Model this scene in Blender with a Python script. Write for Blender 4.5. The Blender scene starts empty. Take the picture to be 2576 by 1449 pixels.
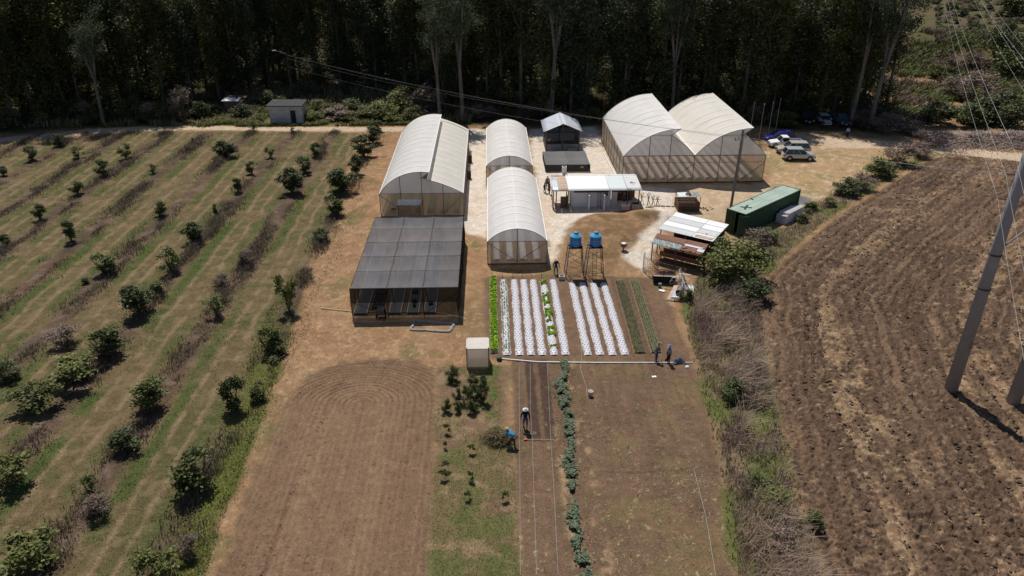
import bpy, math, random
import numpy as np
from mathutils import Vector, Matrix

R_ = random.Random(7)
D = bpy.data
sc = bpy.context.scene
col = sc.collection

# ------------------------------------------------------------------ camera
FPX, HC = 1850.0, 32.5                      # focal length in survey pixels (2576 wide), camera height in metres
PITCH, YAW = math.radians(27.67), math.radians(1.73)
cd = D.cameras.new('camera'); cam = D.objects.new('camera', cd); col.objects.link(cam)
cam.location = (0, 0, HC)
cam.rotation_euler = (math.pi/2 - PITCH, 0, -YAW)
cd.sensor_width = 36; cd.lens = 36*FPX/2576; cd.clip_end = 6000
sc.camera = cam
sc.render.resolution_x, sc.render.resolution_y = 1024, 576

# ------------------------------------------------------------------ sky, sun, exposure
EL, AZ = math.radians(61), math.radians(-14.3)
w = D.worlds.new('World'); sc.world = w; w.use_nodes = True
nt = w.node_tree; bg = nt.nodes['Background']
sky = nt.nodes.new('ShaderNodeTexSky'); sky.sky_type = 'NISHITA'; sky.sun_disc = False
sky.sun_elevation = EL; sky.sun_rotation = AZ % (2*math.pi); sky.altitude = 800
nt.links.new(sky.outputs[0], bg.inputs[0]); bg.inputs[1].default_value = 0.06
sl = D.lights.new('sun', 'SUN'); sun = D.objects.new('sun', sl); col.objects.link(sun)
sl.energy = 4.0; sl.angle = math.radians(0.53); sl.color = (1.0, 0.955, 0.88)
sd_ = Vector((math.sin(AZ)*math.cos(EL), math.cos(AZ)*math.cos(EL), math.sin(EL)))
sun.rotation_euler = (-sd_).to_track_quat('-Z', 'Y').to_euler(); sun.location = (0, 0, 90)
sc.view_settings.view_transform = 'Standard'; sc.view_settings.look = 'None'
sc.view_settings.exposure = 0.16; sc.view_settings.gamma = 1.0
try: sc.cycles.transparent_max_bounces = 12
except Exception: pass

# ------------------------------------------------------------------ survey: photo measurement -> ground position
_F = (math.sin(YAW), math.cos(YAW)); _R = (math.cos(YAW), -math.sin(YAW))
def P(x, y, z=0.0):
    u = (x-1288)/FPX; v = (y-724.5)/FPX
    t = (HC-z)/(math.sin(PITCH)+v*math.cos(PITCH))
    fw = t*(math.cos(PITCH)-v*math.sin(PITCH)); xr = u*t
    return (_F[0]*fw+_R[0]*xr, _F[1]*fw+_R[1]*xr)
def PP(pts): return [P(*p) for p in pts]
def ppm(y):                                  # pixels per metre at ground row y
    v = (y-724.5)/FPX
    return FPX*(math.sin(PITCH)+v*math.cos(PITCH))/HC
def ZM(ox, oy, s): return lambda X, Y, z=0.0: P((ox+X/s)/1.552795, (oy+Y/s)/1.552795, z)
z8 = ZM(1600, 1300, 2.415)

# ------------------------------------------------------------------ tags and mesh helpers
def tag(o, label=None, cat=None, group=None, kind=None):
    if label: o['label'] = label
    if cat: o['category'] = cat
    if group: o['group'] = group
    if kind: o['kind'] = kind
    return o
def thing(name, label, cat, loc=(0,0,0), rz=0.0, group=None):
    o = D.objects.new(name, None); col.objects.link(o); o.empty_display_size = .3
    o.location = loc; o.rotation_euler = (0, 0, rz)
    return tag(o, label, cat, group)
def copy_thing(root, loc, rz=None, s=None, label=None, group=None, sub=True):
    r = root.copy(); col.objects.link(r); r.location = loc
    if rz is not None: r.rotation_euler = (0, 0, rz)
    if s is not None: r.scale = s if hasattr(s, '__len__') else (s, s, s)
    if label: r['label'] = label
    if group: r['group'] = group
    if sub:
        for ch in list(root.children):
            c = ch.copy(); col.objects.link(c); c.parent = r
            for g in ch.children:
                d = g.copy(); col.objects.link(d); d.parent = c
    return r
def np_mesh(name, V, F, mat=None, smooth=False, cols=None, nv=4):
    """V (n,3) float, F (m,nv) int"""
    me = D.meshes.new(name)
    V = np.ascontiguousarray(V, dtype=np.float32); F = np.ascontiguousarray(F, dtype=np.int32)
    me.vertices.add(len(V)); me.vertices.foreach_set('co', V.ravel())
    me.loops.add(F.size); me.loops.foreach_set('vertex_index', F.ravel())
    me.polygons.add(len(F))
    me.polygons.foreach_set('loop_start', np.arange(0, F.size, F.shape[1], dtype=np.int32))
    me.polygons.foreach_set('loop_total', np.full(len(F), F.shape[1], dtype=np.int32))
    if smooth: me.polygons.foreach_set('use_smooth', np.ones(len(F), dtype=bool))
    if cols is not None:
        a = me.color_attributes.new('col', 'FLOAT_COLOR', 'POINT')
        c4 = np.ones((len(V), 4), dtype=np.float32); c4[:, :3] = cols
        a.data.foreach_set('color', c4.ravel())
    me.update(calc_edges=True); me.validate()
    if mat: me.materials.append(mat)
    return me
def add_obj(name, me, parent=None, loc=None):
    o = D.objects.new(name, me); col.objects.link(o)
    if parent: o.parent = parent
    if loc is not None: o.location = loc
    return o
class MB:
    def __init__(s): s.v = []; s.f = []
    def quad(s, a, b, c, d):
        n = len(s.v); s.v += [a, b, c, d]; s.f.append((n, n+1, n+2, n+3)); return s
    def poly(s, pts):
        n = len(s.v); s.v += list(pts); s.f.append(tuple(range(n, n+len(pts)))); return s
    def box(s, c, d, rz=0.0, top=1.0):
        """centre, dims; top scales the upper face"""
        n = len(s.v); ca, sa = math.cos(rz), math.sin(rz)
        for k, sz in enumerate((-1, 1)):
            t = top if k else 1.0
            for sx, sy in ((-1,-1), (1,-1), (1,1), (-1,1)):
                x, y = sx*d[0]/2*t, sy*d[1]/2*t
                s.v.append((c[0]+x*ca-y*sa, c[1]+x*sa+y*ca, c[2]+sz*d[2]/2))
        for q in ((0,3,2,1), (4,5,6,7), (0,1,5,4), (1,2,6,5), (2,3,7,6), (3,0,4,7)): s.f.append(tuple(n+i for i in q))
        return s
    def slab(s, pts, t):
        """sheet through 4 points given thickness t (downwards)"""
        n = len(s.v); s.v += [tuple(p) for p in pts] + [(p[0], p[1], p[2]-t) for p in pts]; m = len(pts)
        s.f.append(tuple(n+i for i in range(m))); s.f.append(tuple(n+m+i for i in reversed(range(m))))
        for i in range(m): j = (i+1) % m; s.f.append((n+i, n+m+i, n+m+j, n+j))
        return s
    def tube(s, pts, r, n=6, cap=True):
        pts = [Vector(p) for p in pts]; k0 = len(s.v)
        rr = r if hasattr(r, '__len__') else [r]*len(pts)
        for i, p in enumerate(pts):
            d = (pts[min(i+1, len(pts)-1)]-pts[max(i-1, 0)])
            if d.length < 1e-9: d = Vector((0, 0, 1))
            d.normalize(); a = Vector((0, 0, 1)) if abs(d.z) < .9 else Vector((1, 0, 0))
            u = d.cross(a).normalized(); w_ = d.cross(u)
            for j in range(n):
                t = 2*math.pi*(j+.5)/n
                s.v.append(tuple(p+u*math.cos(t)*rr[i]+w_*math.sin(t)*rr[i]))
        for i in range(len(pts)-1):
            for j in range(n):
                a, b = k0+i*n+j, k0+i*n+(j+1) % n
                s.f.append((a, b, b+n, a+n))
        if cap:
            s.f.append(tuple(k0+j for j in reversed(range(n)))); e = k0+(len(pts)-1)*n
            s.f.append(tuple(e+j for j in range(n)))
        return s
    def lathe(s, prof, c=(0,0,0), n=20):
        k0 = len(s.v)
        for r, z in prof:
            for j in range(n):
                t = 2*math.pi*j/n; s.v.append((c[0]+r*math.cos(t), c[1]+r*math.sin(t), c[2]+z))
        for i in range(len(prof)-1):
            for j in range(n):
                a, b = k0+i*n+j, k0+i*n+(j+1) % n
                s.f.append((a, b, b+n, a+n))
        s.f.append(tuple(k0+j for j in reversed(range(n)))); e = k0+(len(prof)-1)*n
        s.f.append(tuple(e+j for j in range(n)))
        return s
    def grid(s, fn, nu, nv):
        k0 = len(s.v)
        for i in range(nu+1):
            for j in range(nv+1): s.v.append(tuple(fn(i/nu, j/nv)))
        for i in range(nu):
            for j in range(nv):
                a = k0+i*(nv+1)+j; s.f.append((a, a+nv+1, a+nv+2, a+1))
        return s
    def build(s, name, mat, parent=None, smooth=False, loc=None, bevel=0):
        off = Vector((0, 0, 0)); q = parent
        while q is not None: off += q.location; q = q.parent
        if parent is None and loc is not None: off = Vector(loc)
        me = D.meshes.new(name)
        me.from_pydata([(v[0]-off.x, v[1]-off.y, v[2]-off.z) for v in s.v], [], s.f)
        if smooth: me.polygons.foreach_set('use_smooth', [True]*len(me.polygons))
        me.materials.append(mat); me.update()
        o = add_obj(name, me, parent, off if parent is None and loc is not None else None)
        if bevel:
            b = o.modifiers.new('bevel', 'BEVEL'); b.width = bevel; b.segments = 2; b.limit_method = 'ANGLE'
        return o

# ------------------------------------------------------------------ materials
def newmat(name):
    m = D.materials.new(name); m.use_nodes = True; return m, m.node_tree, m.node_tree.nodes['Principled BSDF']
def setin(b, n, v):
    if n in b.inputs: b.inputs[n].default_value = v
def M(name, c, rough=.8, var=.18, scale=4.0, c2=None, bump=0.0, metal=0.0, spec=.3, stretch=None, thr=(.3, .7), detail=6):
    m, t, b = newmat(name); N = t.nodes; L = t.links
    tc = N.new('ShaderNodeTexCoord'); mp = N.new('ShaderNodeMapping'); L.new(tc.outputs['Object'], mp.inputs[0])
    if stretch: mp.inputs['Scale'].default_value = stretch
    nz = N.new('ShaderNodeTexNoise'); nz.inputs['Scale'].default_value = scale; nz.inputs['Detail'].default_value = detail
    nz.inputs['Roughness'].default_value = .65; L.new(mp.outputs[0], nz.inputs['Vector'])
    rp = N.new('ShaderNodeValToRGB'); L.new(nz.outputs['Fac'], rp.inputs[0])
    lo = [x*(1-var) for x in c]; hi = c2 or [min(1, x*(1+var)) for x in c]
    rp.color_ramp.elements[0].color = (*lo, 1); rp.color_ramp.elements[1].color = (*hi, 1)
    rp.color_ramp.elements[0].position, rp.color_ramp.elements[1].position = thr
    L.new(rp.outputs[0], b.inputs['Base Color']); b.inputs['Roughness'].default_value = rough
    b.inputs['Metallic'].default_value = metal; setin(b, 'Specular IOR Level', spec)
    if bump:
        bp = N.new('ShaderNodeBump'); bp.inputs['Strength'].default_value = bump; bp.inputs['Distance'].default_value = .03
        L.new(nz.outputs['Fac'], bp.inputs['Height']); L.new(bp.outputs[0], b.inputs['Normal'])
    return m
def leafmat(name, cols, trans=.12, rough=.6):
    m, t, b = newmat(name); N = t.nodes; L = t.links
    g = N.new('ShaderNodeNewGeometry'); rp = N.new('ShaderNodeValToRGB'); L.new(g.outputs['Random Per Island'], rp.inputs[0])
    e = rp.color_ramp.elements
    while len(e) < len(cols): e.new(.5)
    for i, c in enumerate(cols): e[i].position = i/(len(cols)-1); e[i].color = (*c, 1)
    oi = N.new('ShaderNodeObjectInfo'); mr = N.new('ShaderNodeMapRange'); L.new(oi.outputs['Random'], mr.inputs[0])
    mr.inputs[3].default_value = .72; mr.inputs[4].default_value = 1.3
    mx = N.new('ShaderNodeMixRGB'); mx.blend_type = 'MULTIPLY'; mx.inputs[0].default_value = 1
    L.new(rp.outputs[0], mx.inputs[1]); L.new(mr.outputs[0], mx.inputs[2])
    L.new(mx.outputs[0], b.inputs['Base Color']); b.inputs['Roughness'].default_value = rough; setin(b, 'Specular IOR Level', .25)
    if trans:
        tr = N.new('ShaderNodeBsdfTranslucent'); L.new(mx.outputs[0], tr.inputs[0])
        ms = N.new('ShaderNodeMixShader'); ms.inputs[0].default_value = trans
        L.new(b.outputs[0], ms.inputs[1]); L.new(tr.outputs[0], ms.inputs[2])
        L.new(ms.outputs[0], N['Material Output'].inputs[0])
    return m
def film(name, c, clear=.15, trans=.35, scale=1.5, var=.12, rough=.5, stretch=None, c2=None):
    """woven or plastic sheet: part see-through, part translucent, part diffuse"""
    m = M(name, c, rough=rough, var=var, scale=scale, stretch=stretch, c2=c2); t = m.node_tree; N = t.nodes; L = t.links; b = N['Principled BSDF']
    src = b.inputs['Base Color'].links[0].from_socket
    tl = N.new('ShaderNodeBsdfTranslucent'); L.new(src, tl.inputs[0])
    tp = N.new('ShaderNodeBsdfTransparent')
    m1 = N.new('ShaderNodeMixShader'); m1.inputs[0].default_value = trans; L.new(b.outputs[0], m1.inputs[1]); L.new(tl.outputs[0], m1.inputs[2])
    m2 = N.new('ShaderNodeMixShader'); m2.inputs[0].default_value = clear; L.new(m1.outputs[0], m2.inputs[1]); L.new(tp.outputs[0], m2.inputs[2])
    L.new(m2.outputs[0], N['Material Output'].inputs[0])
    return m
m_ground, _t, _b = newmat('ground_surface')
def _ground_nodes():
    N = _t.nodes; L = _t.links
    at = N.new('ShaderNodeVertexColor'); at.layer_name = 'col'
    tc = N.new('ShaderNodeTexCoord')
    def noise(s, det, rough=.7):
        n = N.new('ShaderNodeTexNoise'); n.inputs['Scale'].default_value = s; n.inputs['Detail'].default_value = det
        n.inputs['Roughness'].default_value = rough; L.new(tc.outputs['Object'], n.inputs['Vector']); return n
    a, b2, c = noise(.9, 5), noise(9, 6, .8), noise(2.2, 8, .75)
    def mr(n, lo, hi, f0=.3, f1=.7):
        q = N.new('ShaderNodeMapRange'); L.new(n.outputs['Fac'], q.inputs[0])
        q.inputs[1].default_value = f0; q.inputs[2].default_value = f1; q.inputs[3].default_value = lo; q.inputs[4].default_value = hi; return q
    def mul(x, y):
        q = N.new('ShaderNodeMath'); q.operation = 'MULTIPLY'; L.new(x, q.inputs[0]); L.new(y, q.inputs[1]); return q.outputs[0]
    f = mul(mul(mr(a, .85, 1.15).outputs[0], mr(b2, .5, 1.52).outputs[0]), mr(c, .78, 1.22).outputs[0])
    mx = N.new('ShaderNodeVectorMath'); mx.operation = 'SCALE'; L.new(at.outputs[0], mx.inputs[0]); L.new(f, mx.inputs['Scale'])
    L.new(mx.outputs[0], _b.inputs['Base Color']); _b.inputs['Roughness'].default_value = .95; setin(_b, 'Specular IOR Level', .12)
    bp = N.new('ShaderNodeBump'); bp.inputs['Strength'].default_value = .8; bp.inputs['Distance'].default_value = .06
    L.new(b2.outputs['Fac'], bp.inputs['Height']); L.new(bp.outputs[0], _b.inputs['Normal'])
_ground_nodes()

# ------------------------------------------------------------------ numpy noise and distance
def _h(ix, iy, seed):
    n = (ix.astype(np.int64)*374761393 + iy.astype(np.int64)*668265263 + seed*1442695041) & 0x7fffffff
    n = ((n ^ (n >> 13))*1274126177) & 0x7fffffff
    return ((n ^ (n >> 16)) & 0xffff)/65535.0
def vnoise(x, y, seed=0):
    ix = np.floor(x); iy = np.floor(y); fx = x-ix; fy = y-iy
    fx = fx*fx*(3-2*fx); fy = fy*fy*(3-2*fy); ix = ix.astype(np.int64); iy = iy.astype(np.int64)
    a = _h(ix, iy, seed); b = _h(ix+1, iy, seed); c = _h(ix, iy+1, seed); d = _h(ix+1, iy+1, seed)
    return (a*(1-fx)+b*fx)*(1-fy)+(c*(1-fx)+d*fx)*fy
def fbm(x, y, scale, octv=4, seed=0, gain=.5):
    s = 0; a = 1; tot = 0
    for o in range(octv):
        s = s + a*vnoise(x/scale+17.3*o, y/scale-9.1*o, seed+o); tot += a; a *= gain; scale /= 2.03
    return s/tot
def sdpoly(x, y, poly):
    """signed distance, positive inside"""
    d = np.full(x.shape, 1e9); ins = np.zeros(x.shape, bool); n = len(poly)
    for i in range(n):
        x0, y0 = poly[i]; x1, y1 = poly[(i+1) % n]
        ex, ey = x1-x0, y1-y0; L2 = ex*ex+ey*ey+1e-12
        t = np.clip(((x-x0)*ex+(y-y0)*ey)/L2, 0, 1)
        d = np.minimum(d, (x-x0-t*ex)**2+(y-y0-t*ey)**2)
        c = ((y0 > y) != (y1 > y))
        if y1 != y0: ins ^= c & (x < (x1-x0)*(y-y0)/(y1-y0)+x0)
    d = np.sqrt(d); return np.where(ins, d, -d)
def dline(x, y, pts):
    d = np.full(x.shape, 1e9)
    for (x0, y0), (x1, y1) in zip(pts[:-1], pts[1:]):
        ex, ey = x1-x0, y1-y0; L2 = ex*ex+ey*ey+1e-12
        t = np.clip(((x-x0)*ex+(y-y0)*ey)/L2, 0, 1)
        d = np.minimum(d, (x-x0-t*ex)**2+(y-y0-t*ey)**2)
    return np.sqrt(d)
def sm(x, a, b):
    t = np.clip((x-a)/(b-a), 0, 1); return t*t*(3-2*t)
# ================================================================== THE LAND
POLY = dict(
 orchard=[(-160,20),(-160,113)]+PP([(-30,368),(140,350),(340,331),(600,330),(905,334),(880,400),(868,470),(845,560),(800,620),(775,680),(755,760),(725,850),(705,930),(680,1010),(625,1150),(575,1280),(520,1449)])+[(-16.8,20)],
 tilled=PP([(735,1000),(775,950),(850,915),(930,903),(1030,905),(1095,925),(1092,1100),(1085,1449)])+[(-4.3,20),(-16.6,20)]+PP([(548,1449),(600,1300),(650,1170),(700,1060)]),
 sapling=PP([(1100,925),(1285,915),(1290,1100),(1312,1449)])+[(.4,20),(-4.3,20)]+PP([(1085,1449),(1092,1100)]),
 plot=PP([(1215,697),(1450,688),(1650,700),(1690,780),(1745,905),(1780,1030),(1815,1180),(1845,1449)])+[(11.8,20),(.4,20)]+PP([(1312,1449),(1290,1100),(1283,905),(1225,900)]),
 hedge=PP([(1790,650),(1725,740),(1722,800),(1745,905),(1780,1030),(1815,1180),(1845,1449)])+[(11.9,20),(17.0,20)]+PP([(2075,1449),(2010,1250),(1975,1100),(1940,950),(1922,800),(1925,700),(2010,610),(2110,530),(2230,455),(2345,388),(2290,372),(2190,415),(2080,490),(2000,560),(1900,600)]),
 plough=PP([(1925,702),(2010,622),(2110,545),(2230,470),(2345,398),(2430,392),(2620,412),(2800,430)])+[(120,20),(17.2,20)]+PP([(2075,1449),(2010,1250),(1975,1100),(1940,950),(1922,800)]),
 gravel1=PP([(1178,325),(1224,325),(1230,420),(1235,600),(1222,603),(1190,594),(1163,590),(1165,545)]),
 gravel2=PP([(1330,325),(1500,318),(1525,390),(1560,435),(1600,465),(1700,475),(1690,510),(1655,540),(1600,522),(1500,548),(1450,566),(1420,598),(1402,640),(1384,668),(1375,600),(1345,445)]),
 gravel3=PP([(1640,540),(1690,500),(1700,535),(1665,580),(1640,640),(1628,690),(1592,672),(1560,650),(1575,615),(1610,590)]),
 kiosk=PP([(1600,465),(1935,462),(1950,490),(1830,520),(1835,560),(1700,535),(1655,545),(1690,500)]),
 parking=PP([(1925,330),(2050,335),(2350,362),(2400,400),(2345,388),(2230,420),(2110,480),(2015,540),(1990,480),(1935,465)]),
 road=PP([(-60,378),(0,359),(120,346),(230,337),(340,329),(480,327),(700,329),(1015,331),(1020,320),(700,319),(480,317),(345,319),(230,325),(120,335),(0,347),(-60,360)]),
 road2=PP([(2000,338),(2330,360),(2460,375),(2700,398),(2700,424),(2460,394),(2330,378),(2000,368)]),
 wood=[(-260,125)]+PP([(-40,338),(100,330),(230,318),(400,310),(560,290),(690,268),(900,262),(1050,285),(1120,306),(1240,318),(1350,322),(1500,316),(1900,318),(2000,328),(2100,330),(2330,335)])+[(66,150),(70,235),(-260,235)],
 mound=PP([(1425,690),(1412,640),(1425,600),(1455,560),(1500,545),(1560,530),(1645,527),(1660,545),(1645,575),(1605,600),(1570,640),(1545,690),(1500,700)]),
)
NAMES = ['ground','orchard_ground','tilled_field','grass_plot','vegetable_plot','field_margin','ploughed_field','gravel_path','dirt_yard','parking_area','dirt_road','forest_floor','mound']
ROWX = [-18.2-6.6*k for k in range(12)]
PLE = PP([(1925,702),(2010,622),(2110,545),(2230,470),(2345,398)]); PLL = [(17.2,20)]+PP([(2075,1449),(2010,1250),(1975,1100),(1940,950),(1922,800)])+PLE
CT = P(905,1015)

def mound_z(x, y):
    g = lambda cx, cy, rx, ry, h: h*np.exp(-(((x-cx)/rx)**2+((y-cy)/ry)**2)**1.3)
    return np.maximum.reduce([g(13.2,76.2,4.4,4.2,.85), g(17.8,79.3,2.6,1.9,.8), g(12.2,71,4.5,4.5,.4), g(15.5,77.6,3,2.3,.8)])
def far_z(x, y):
    b = sm(y+.25*np.abs(x-100), 158, 176)*sm(x, 58, 72)*5.5          # the bank the far terraces stand on
    return b*sm(x, 55, 80)+sm(np.hypot(x, y), 500, 1800)*60
def land(x, y):
    """height, colour, region for arrays of world positions"""
    n1 = fbm(x, y, 3.0, 5, 11); n2 = fbm(x, y, .8, 4, 23); n3 = fbm(x, y, 14, 4, 31); n4 = fbm(x, y, .28, 3, 47)
    rag = (n1-.5)*1.6+(n2-.5)*.9
    S = {k: sdpoly(x, y, v)+rag*(.35 if k in ('plot','tilled','road','plough') else .8) for k, v in POLY.items()}
    z = (n3-.5)*.12+(n2-.5)*.04
    C = np.zeros(x.shape+(3,)); A = lambda *c: np.array(c)
    def mix(c, wgt): nonlocal C; C = C*(1-wgt[..., None])+np.asarray(c)*wgt[..., None]
    def mixa(c, wgt): nonlocal C; C = C*(1-wgt[..., None])+c*wgt[..., None]
    # base: dry straw-coloured grass with patches of bare and green
    C[:] = A(.285,.172,.095)
    mix(A(.20,.135,.068), sm(n3, .48, .62)*.7); mix(A(.40,.255,.14), sm(n2, .5, .75)*.6); mix(A(.24,.13,.07), sm(n1, .52, .7)*.6)
    mix(A(.11,.115,.04), sm(fbm(x, y, 2.2, 3, 77), .6, .75)*.55); mix(A(.46,.33,.20), sm(n4, .6, .8)*.45)
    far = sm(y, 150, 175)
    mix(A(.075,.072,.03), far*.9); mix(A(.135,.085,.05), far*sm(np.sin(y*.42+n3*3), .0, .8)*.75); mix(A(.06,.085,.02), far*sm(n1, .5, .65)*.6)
    reg = np.zeros(x.shape, np.int32)
    def put(name, s, soft=.5): reg[s > 0] = NAMES.index(name); return sm(s, -soft, soft)
    # undergrowth strip between road and wood
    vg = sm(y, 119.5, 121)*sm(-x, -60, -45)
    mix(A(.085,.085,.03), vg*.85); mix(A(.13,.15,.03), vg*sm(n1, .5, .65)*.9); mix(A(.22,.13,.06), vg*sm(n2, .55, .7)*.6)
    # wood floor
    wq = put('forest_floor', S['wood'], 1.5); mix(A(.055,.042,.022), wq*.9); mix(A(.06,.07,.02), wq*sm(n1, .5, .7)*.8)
    # orchard
    wq = put('orchard_ground', S['orchard'], .4)
    k = np.clip(np.round((-18.2-x)/6.6), 0, 30); dx = x-(-18.2-6.6*k)+(n1-.5)*.9
    oc = np.zeros_like(C)+A(.135,.100,.050)
    def om(c, g): nonlocal oc; oc = oc*(1-g[..., None])+c*g[..., None]
    om(A(.088,.086,.033), sm(n1, .42, .6)*.75); om(A(.085,.07,.035), sm(n4, .52, .75)*.5); om(A(.19,.135,.078), sm(n2, .5, .68)*.6)
    gr = np.exp(-((dx-1.75)/.55)**2)+.55*np.exp(-((dx+1.6)/.5)**2)
    om(A(.060,.085,.022), np.clip(gr*sm(n1+.25*(n3-.5), .3, .5)*1.1, 0, .9)*sm(60-y*.2+30*(n3-.4), 30, 60))
    tr = np.exp(-((np.abs(np.abs(dx)-3.3)-.75)/.2)**2)*sm(n2+n1*.5, .45, .8)
    om(A(.235,.165,.095), np.clip(tr, 0, 1)*.75)
    wd = np.exp(-(dx/.85)**4)
    om(A(.105,.068,.047), wd*.9); om(A(.19,.135,.105), wd*sm(n2, .5, .7)*.55); om(A(.06,.048,.03), wd*sm(n1, .5, .65)*.6)
    yb = np.exp(-((S['orchard']-1.3)/1.1)**2)*sm(-y, -62, -45)
    om(A(.115,.118,.030), np.clip(yb*1.2, 0, .92)); om(A(.10,.12,.025), yb*sm(n2, .5, .7)*.7)
    mixa(oc, wq)
    z = z+wq*((n2-.5)*.07+wd*(n1-.3)*.15)
    # tilled field with the tractor's turning arcs
    wq = put('tilled_field', S['tilled'], .35)
    rr = np.hypot(x-CT[0], (y-CT[1])*1.25); s = np.where(y > CT[1], rr, np.abs(x-CT[0]))+(n1-.5)*.25
    fur = np.sin(s*2*math.pi/.42); arc = sm(y, CT[1]-1, CT[1]+1)
    tc = np.zeros_like(C)+A(.192,.122,.075); tn = .6*fbm(s*4.5, y*.02, 1.0, 3, 91, .7)+.4*fbm(s*.8, y*.012, 1.0, 2, 95)
    tc = tc*(1+(.04+.07*arc)*fur*sm(n1+.3*n2,.3,.7)+.62*(tn-.5)+.14*(n3-.5)+.14*(n4-.5))[..., None]
    trk = np.exp(-((np.abs(x+12.6-.05*(y-36)-.012*(y-36)**2*.3+(n1-.5)*.7))/.2)**2)*sm(-y, -49, -46)
    tc = tc*(1-.34*trk*sm(n4, .25, .55)*sm(n1, .3, .6))[..., None]
    mixa(tc, wq); mix(A(.27,.18,.115), wq*sm(n4, .68, .85)*.35)
    edge = np.exp(-(S['tilled']/.35)**2); mix(A(.12,.08,.05), edge*.5*sm(n2, .4, .6))
    z = z+wq*(fur*(.012+.035*arc)+(n4-.5)*.05-.05*trk)
    # sapling plot
    wq = put('grass_plot', S['sapling'], .3); gq = sm(-y, -41, -30)
    sc_ = np.zeros_like(C)+A(.175,.115,.07)
    def om2(c, g): nonlocal sc_; sc_ = sc_*(1-g[..., None])+c*g[..., None]
    om2(A(.14,.115,.052), np.clip(sm(n1+.25*gq, .5, .8), 0, 1)*.75); om2(A(.27,.185,.11), sm(n2, .5, .7)*.6)
    om2(A(.095,.11,.034), sm(fbm(x, y, 1.6, 3, 5)+.16*gq, .6, .74)*.7)
    om2(A(.085,.115,.03), np.exp(-((x+.05)/.55)**2)*sm(y, 41, 43)*sm(n2, .35, .5)*.9)
    mixa(sc_, wq)
    # vegetable plot
    wq = put('vegetable_plot', S['plot'], .3)
    vc = np.zeros_like(C)+A(.150,.094,.060)
    vn = fbm(x*2.6, y*.25, 1.0, 4, 63); vc = vc*(1+.35*(vn-.5)+.3*(n3-.5)+.25*(n2-.5))[..., None]
    up = sm(y, 49.3, 50.3)
    vc = vc*(1-up[..., None])+(A(.168,.106,.066)*(1+.4*(n2[..., None]-.5)))*up[..., None]
    def om3(c, g): nonlocal vc; vc = vc*(1-g[..., None])+c*g[..., None]
    ctr = sm(-y, -50, -49)
    for xa, xb in ((2.55,3.2),(3.55,4.3)):
        om3(A(.060,.038,.031), ctr*sm(y, 39.4, 39.9)*sm(x+(n2-.5)*.2, xa-.1, xa+.05)*sm(-x-(n2-.5)*.2, -xb-.05, -xb+.1)*.85)
    om3(A(.36,.25,.14), ctr*np.exp(-((x-4.35-.01*(40-y))/.25)**2)*sm(n2, .5, .62)*sm(-y, -44, -38)*.8)
    om3(A(.34,.23,.13), ctr*np.exp(-((x-6.1)/.45)**2)*sm(n2, .54, .66)*.7)
    om3(A(.20,.135,.068), ctr*sm(x, 6.3, 7)*sm(n1, .5, .62)*.5)
    om3(A(.12,.11,.045), ctr*sm(n4+n1*.4, .78, .95)*.6)
    om3(A(.42,.33,.2), ctr*sm(n4, .74, .82)*sm(-y, -46, -34)*.6)
    cutl = np.exp(-((y-36.4-.25*np.sin(x*.5))/.12)**2)*sm(x, 6.5, 7.5); om3(A(.09,.055,.035), cutl*.6)
    for cxx in (12.1, 13.5):
        om3(A(.12,.075,.048), up*np.exp(-((np.abs(x-cxx-.03*(y-56))-.62)/.2)**2)*.7)
    mixa(vc, wq)
    z = z+wq*((n4-.5)*.05+.015*np.sin(x*2*math.pi/.7))
    # field margin under the tall grass
    wq = put('field_margin', S['hedge'], .4); mix(A(.10,.08,.045), wq*.95); mix(A(.22,.16,.095), wq*sm(n2, .5, .65)*.7); mix(A(.10,.12,.03), wq*sm(n1, .48, .6)*.8)
    # ploughed field
    wq = put('ploughed_field', S['plough'], .35)
    q = dline(x, y, PLL)+(n1-.5)*1.0
    fn = fbm(q*2.4, n3*8+y*.05, 1.0, 3, 15); lane = fbm(q*.8, y*.03+n3*2, 1.0, 2, 17)
    clod = np.maximum(fbm(x, y, .2, 3, 53)-.44, 0)*.5+np.maximum(fbm(x, y, .5, 3, 57)-.5, 0)*.5
    crack = sm(fbm(q*1.3, y, .17, 3, 59), .5, .66)*sm(n1+.3*n2, .3, .65)
    ridge = np.sin((q+.25*(n1-.5))*2*math.pi/.95); pc = np.zeros_like(C)+A(.126,.080,.053); pc = pc*(1+.55*(fn-.5)+.5*(n3-.5))[..., None]*(1-.33*crack[..., None])*(1+.10*ridge[..., None])
    def om4(c, g): nonlocal pc; pc = pc*(1-g[..., None])+c*g[..., None]
    straw = sm(lane+.6*(n3-.5)+.3*(n1-.5)+.10*sm(q, 4, 14), .47, .62)*sm(n2+.35*(n4-.5), .36, .58)
    om4(A(.25,.162,.095), straw*.75); om4(A(.42,.31,.19), straw*sm(n4, .55, .75)*.6); om4(A(.31,.21,.13), sm(n4+n2*.4, .82, .98)*.6)
    om4(A(.15,.12,.06), sm(n3, .58, .72)*sm(n2, .45, .6)*.35)
    om4(A(.19,.12,.075), sm(fn, .62, .72)*.6)
    mixa(pc, wq)
    z = z+wq*(clod*(1-.6*straw)+(fn-.5)*.12+.045*ridge)
    # yard, gravel, parking, roads
    wq = put('dirt_yard', S['kiosk'], .8); mix(A(.50,.38,.26), wq*.85); mix(A(.36,.25,.155), wq*sm(n2, .5, .65)*.6)
    wq = put('parking_area', S['parking'], .8); mix(A(.40,.275,.15), wq*.7); mix(A(.22,.19,.08), wq*sm(n1, .5, .62)*.6); mix(A(.55,.45,.34), wq*sm(n2+.6*(n4-.5)+n3*.3, .66, .9)*.45)
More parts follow.
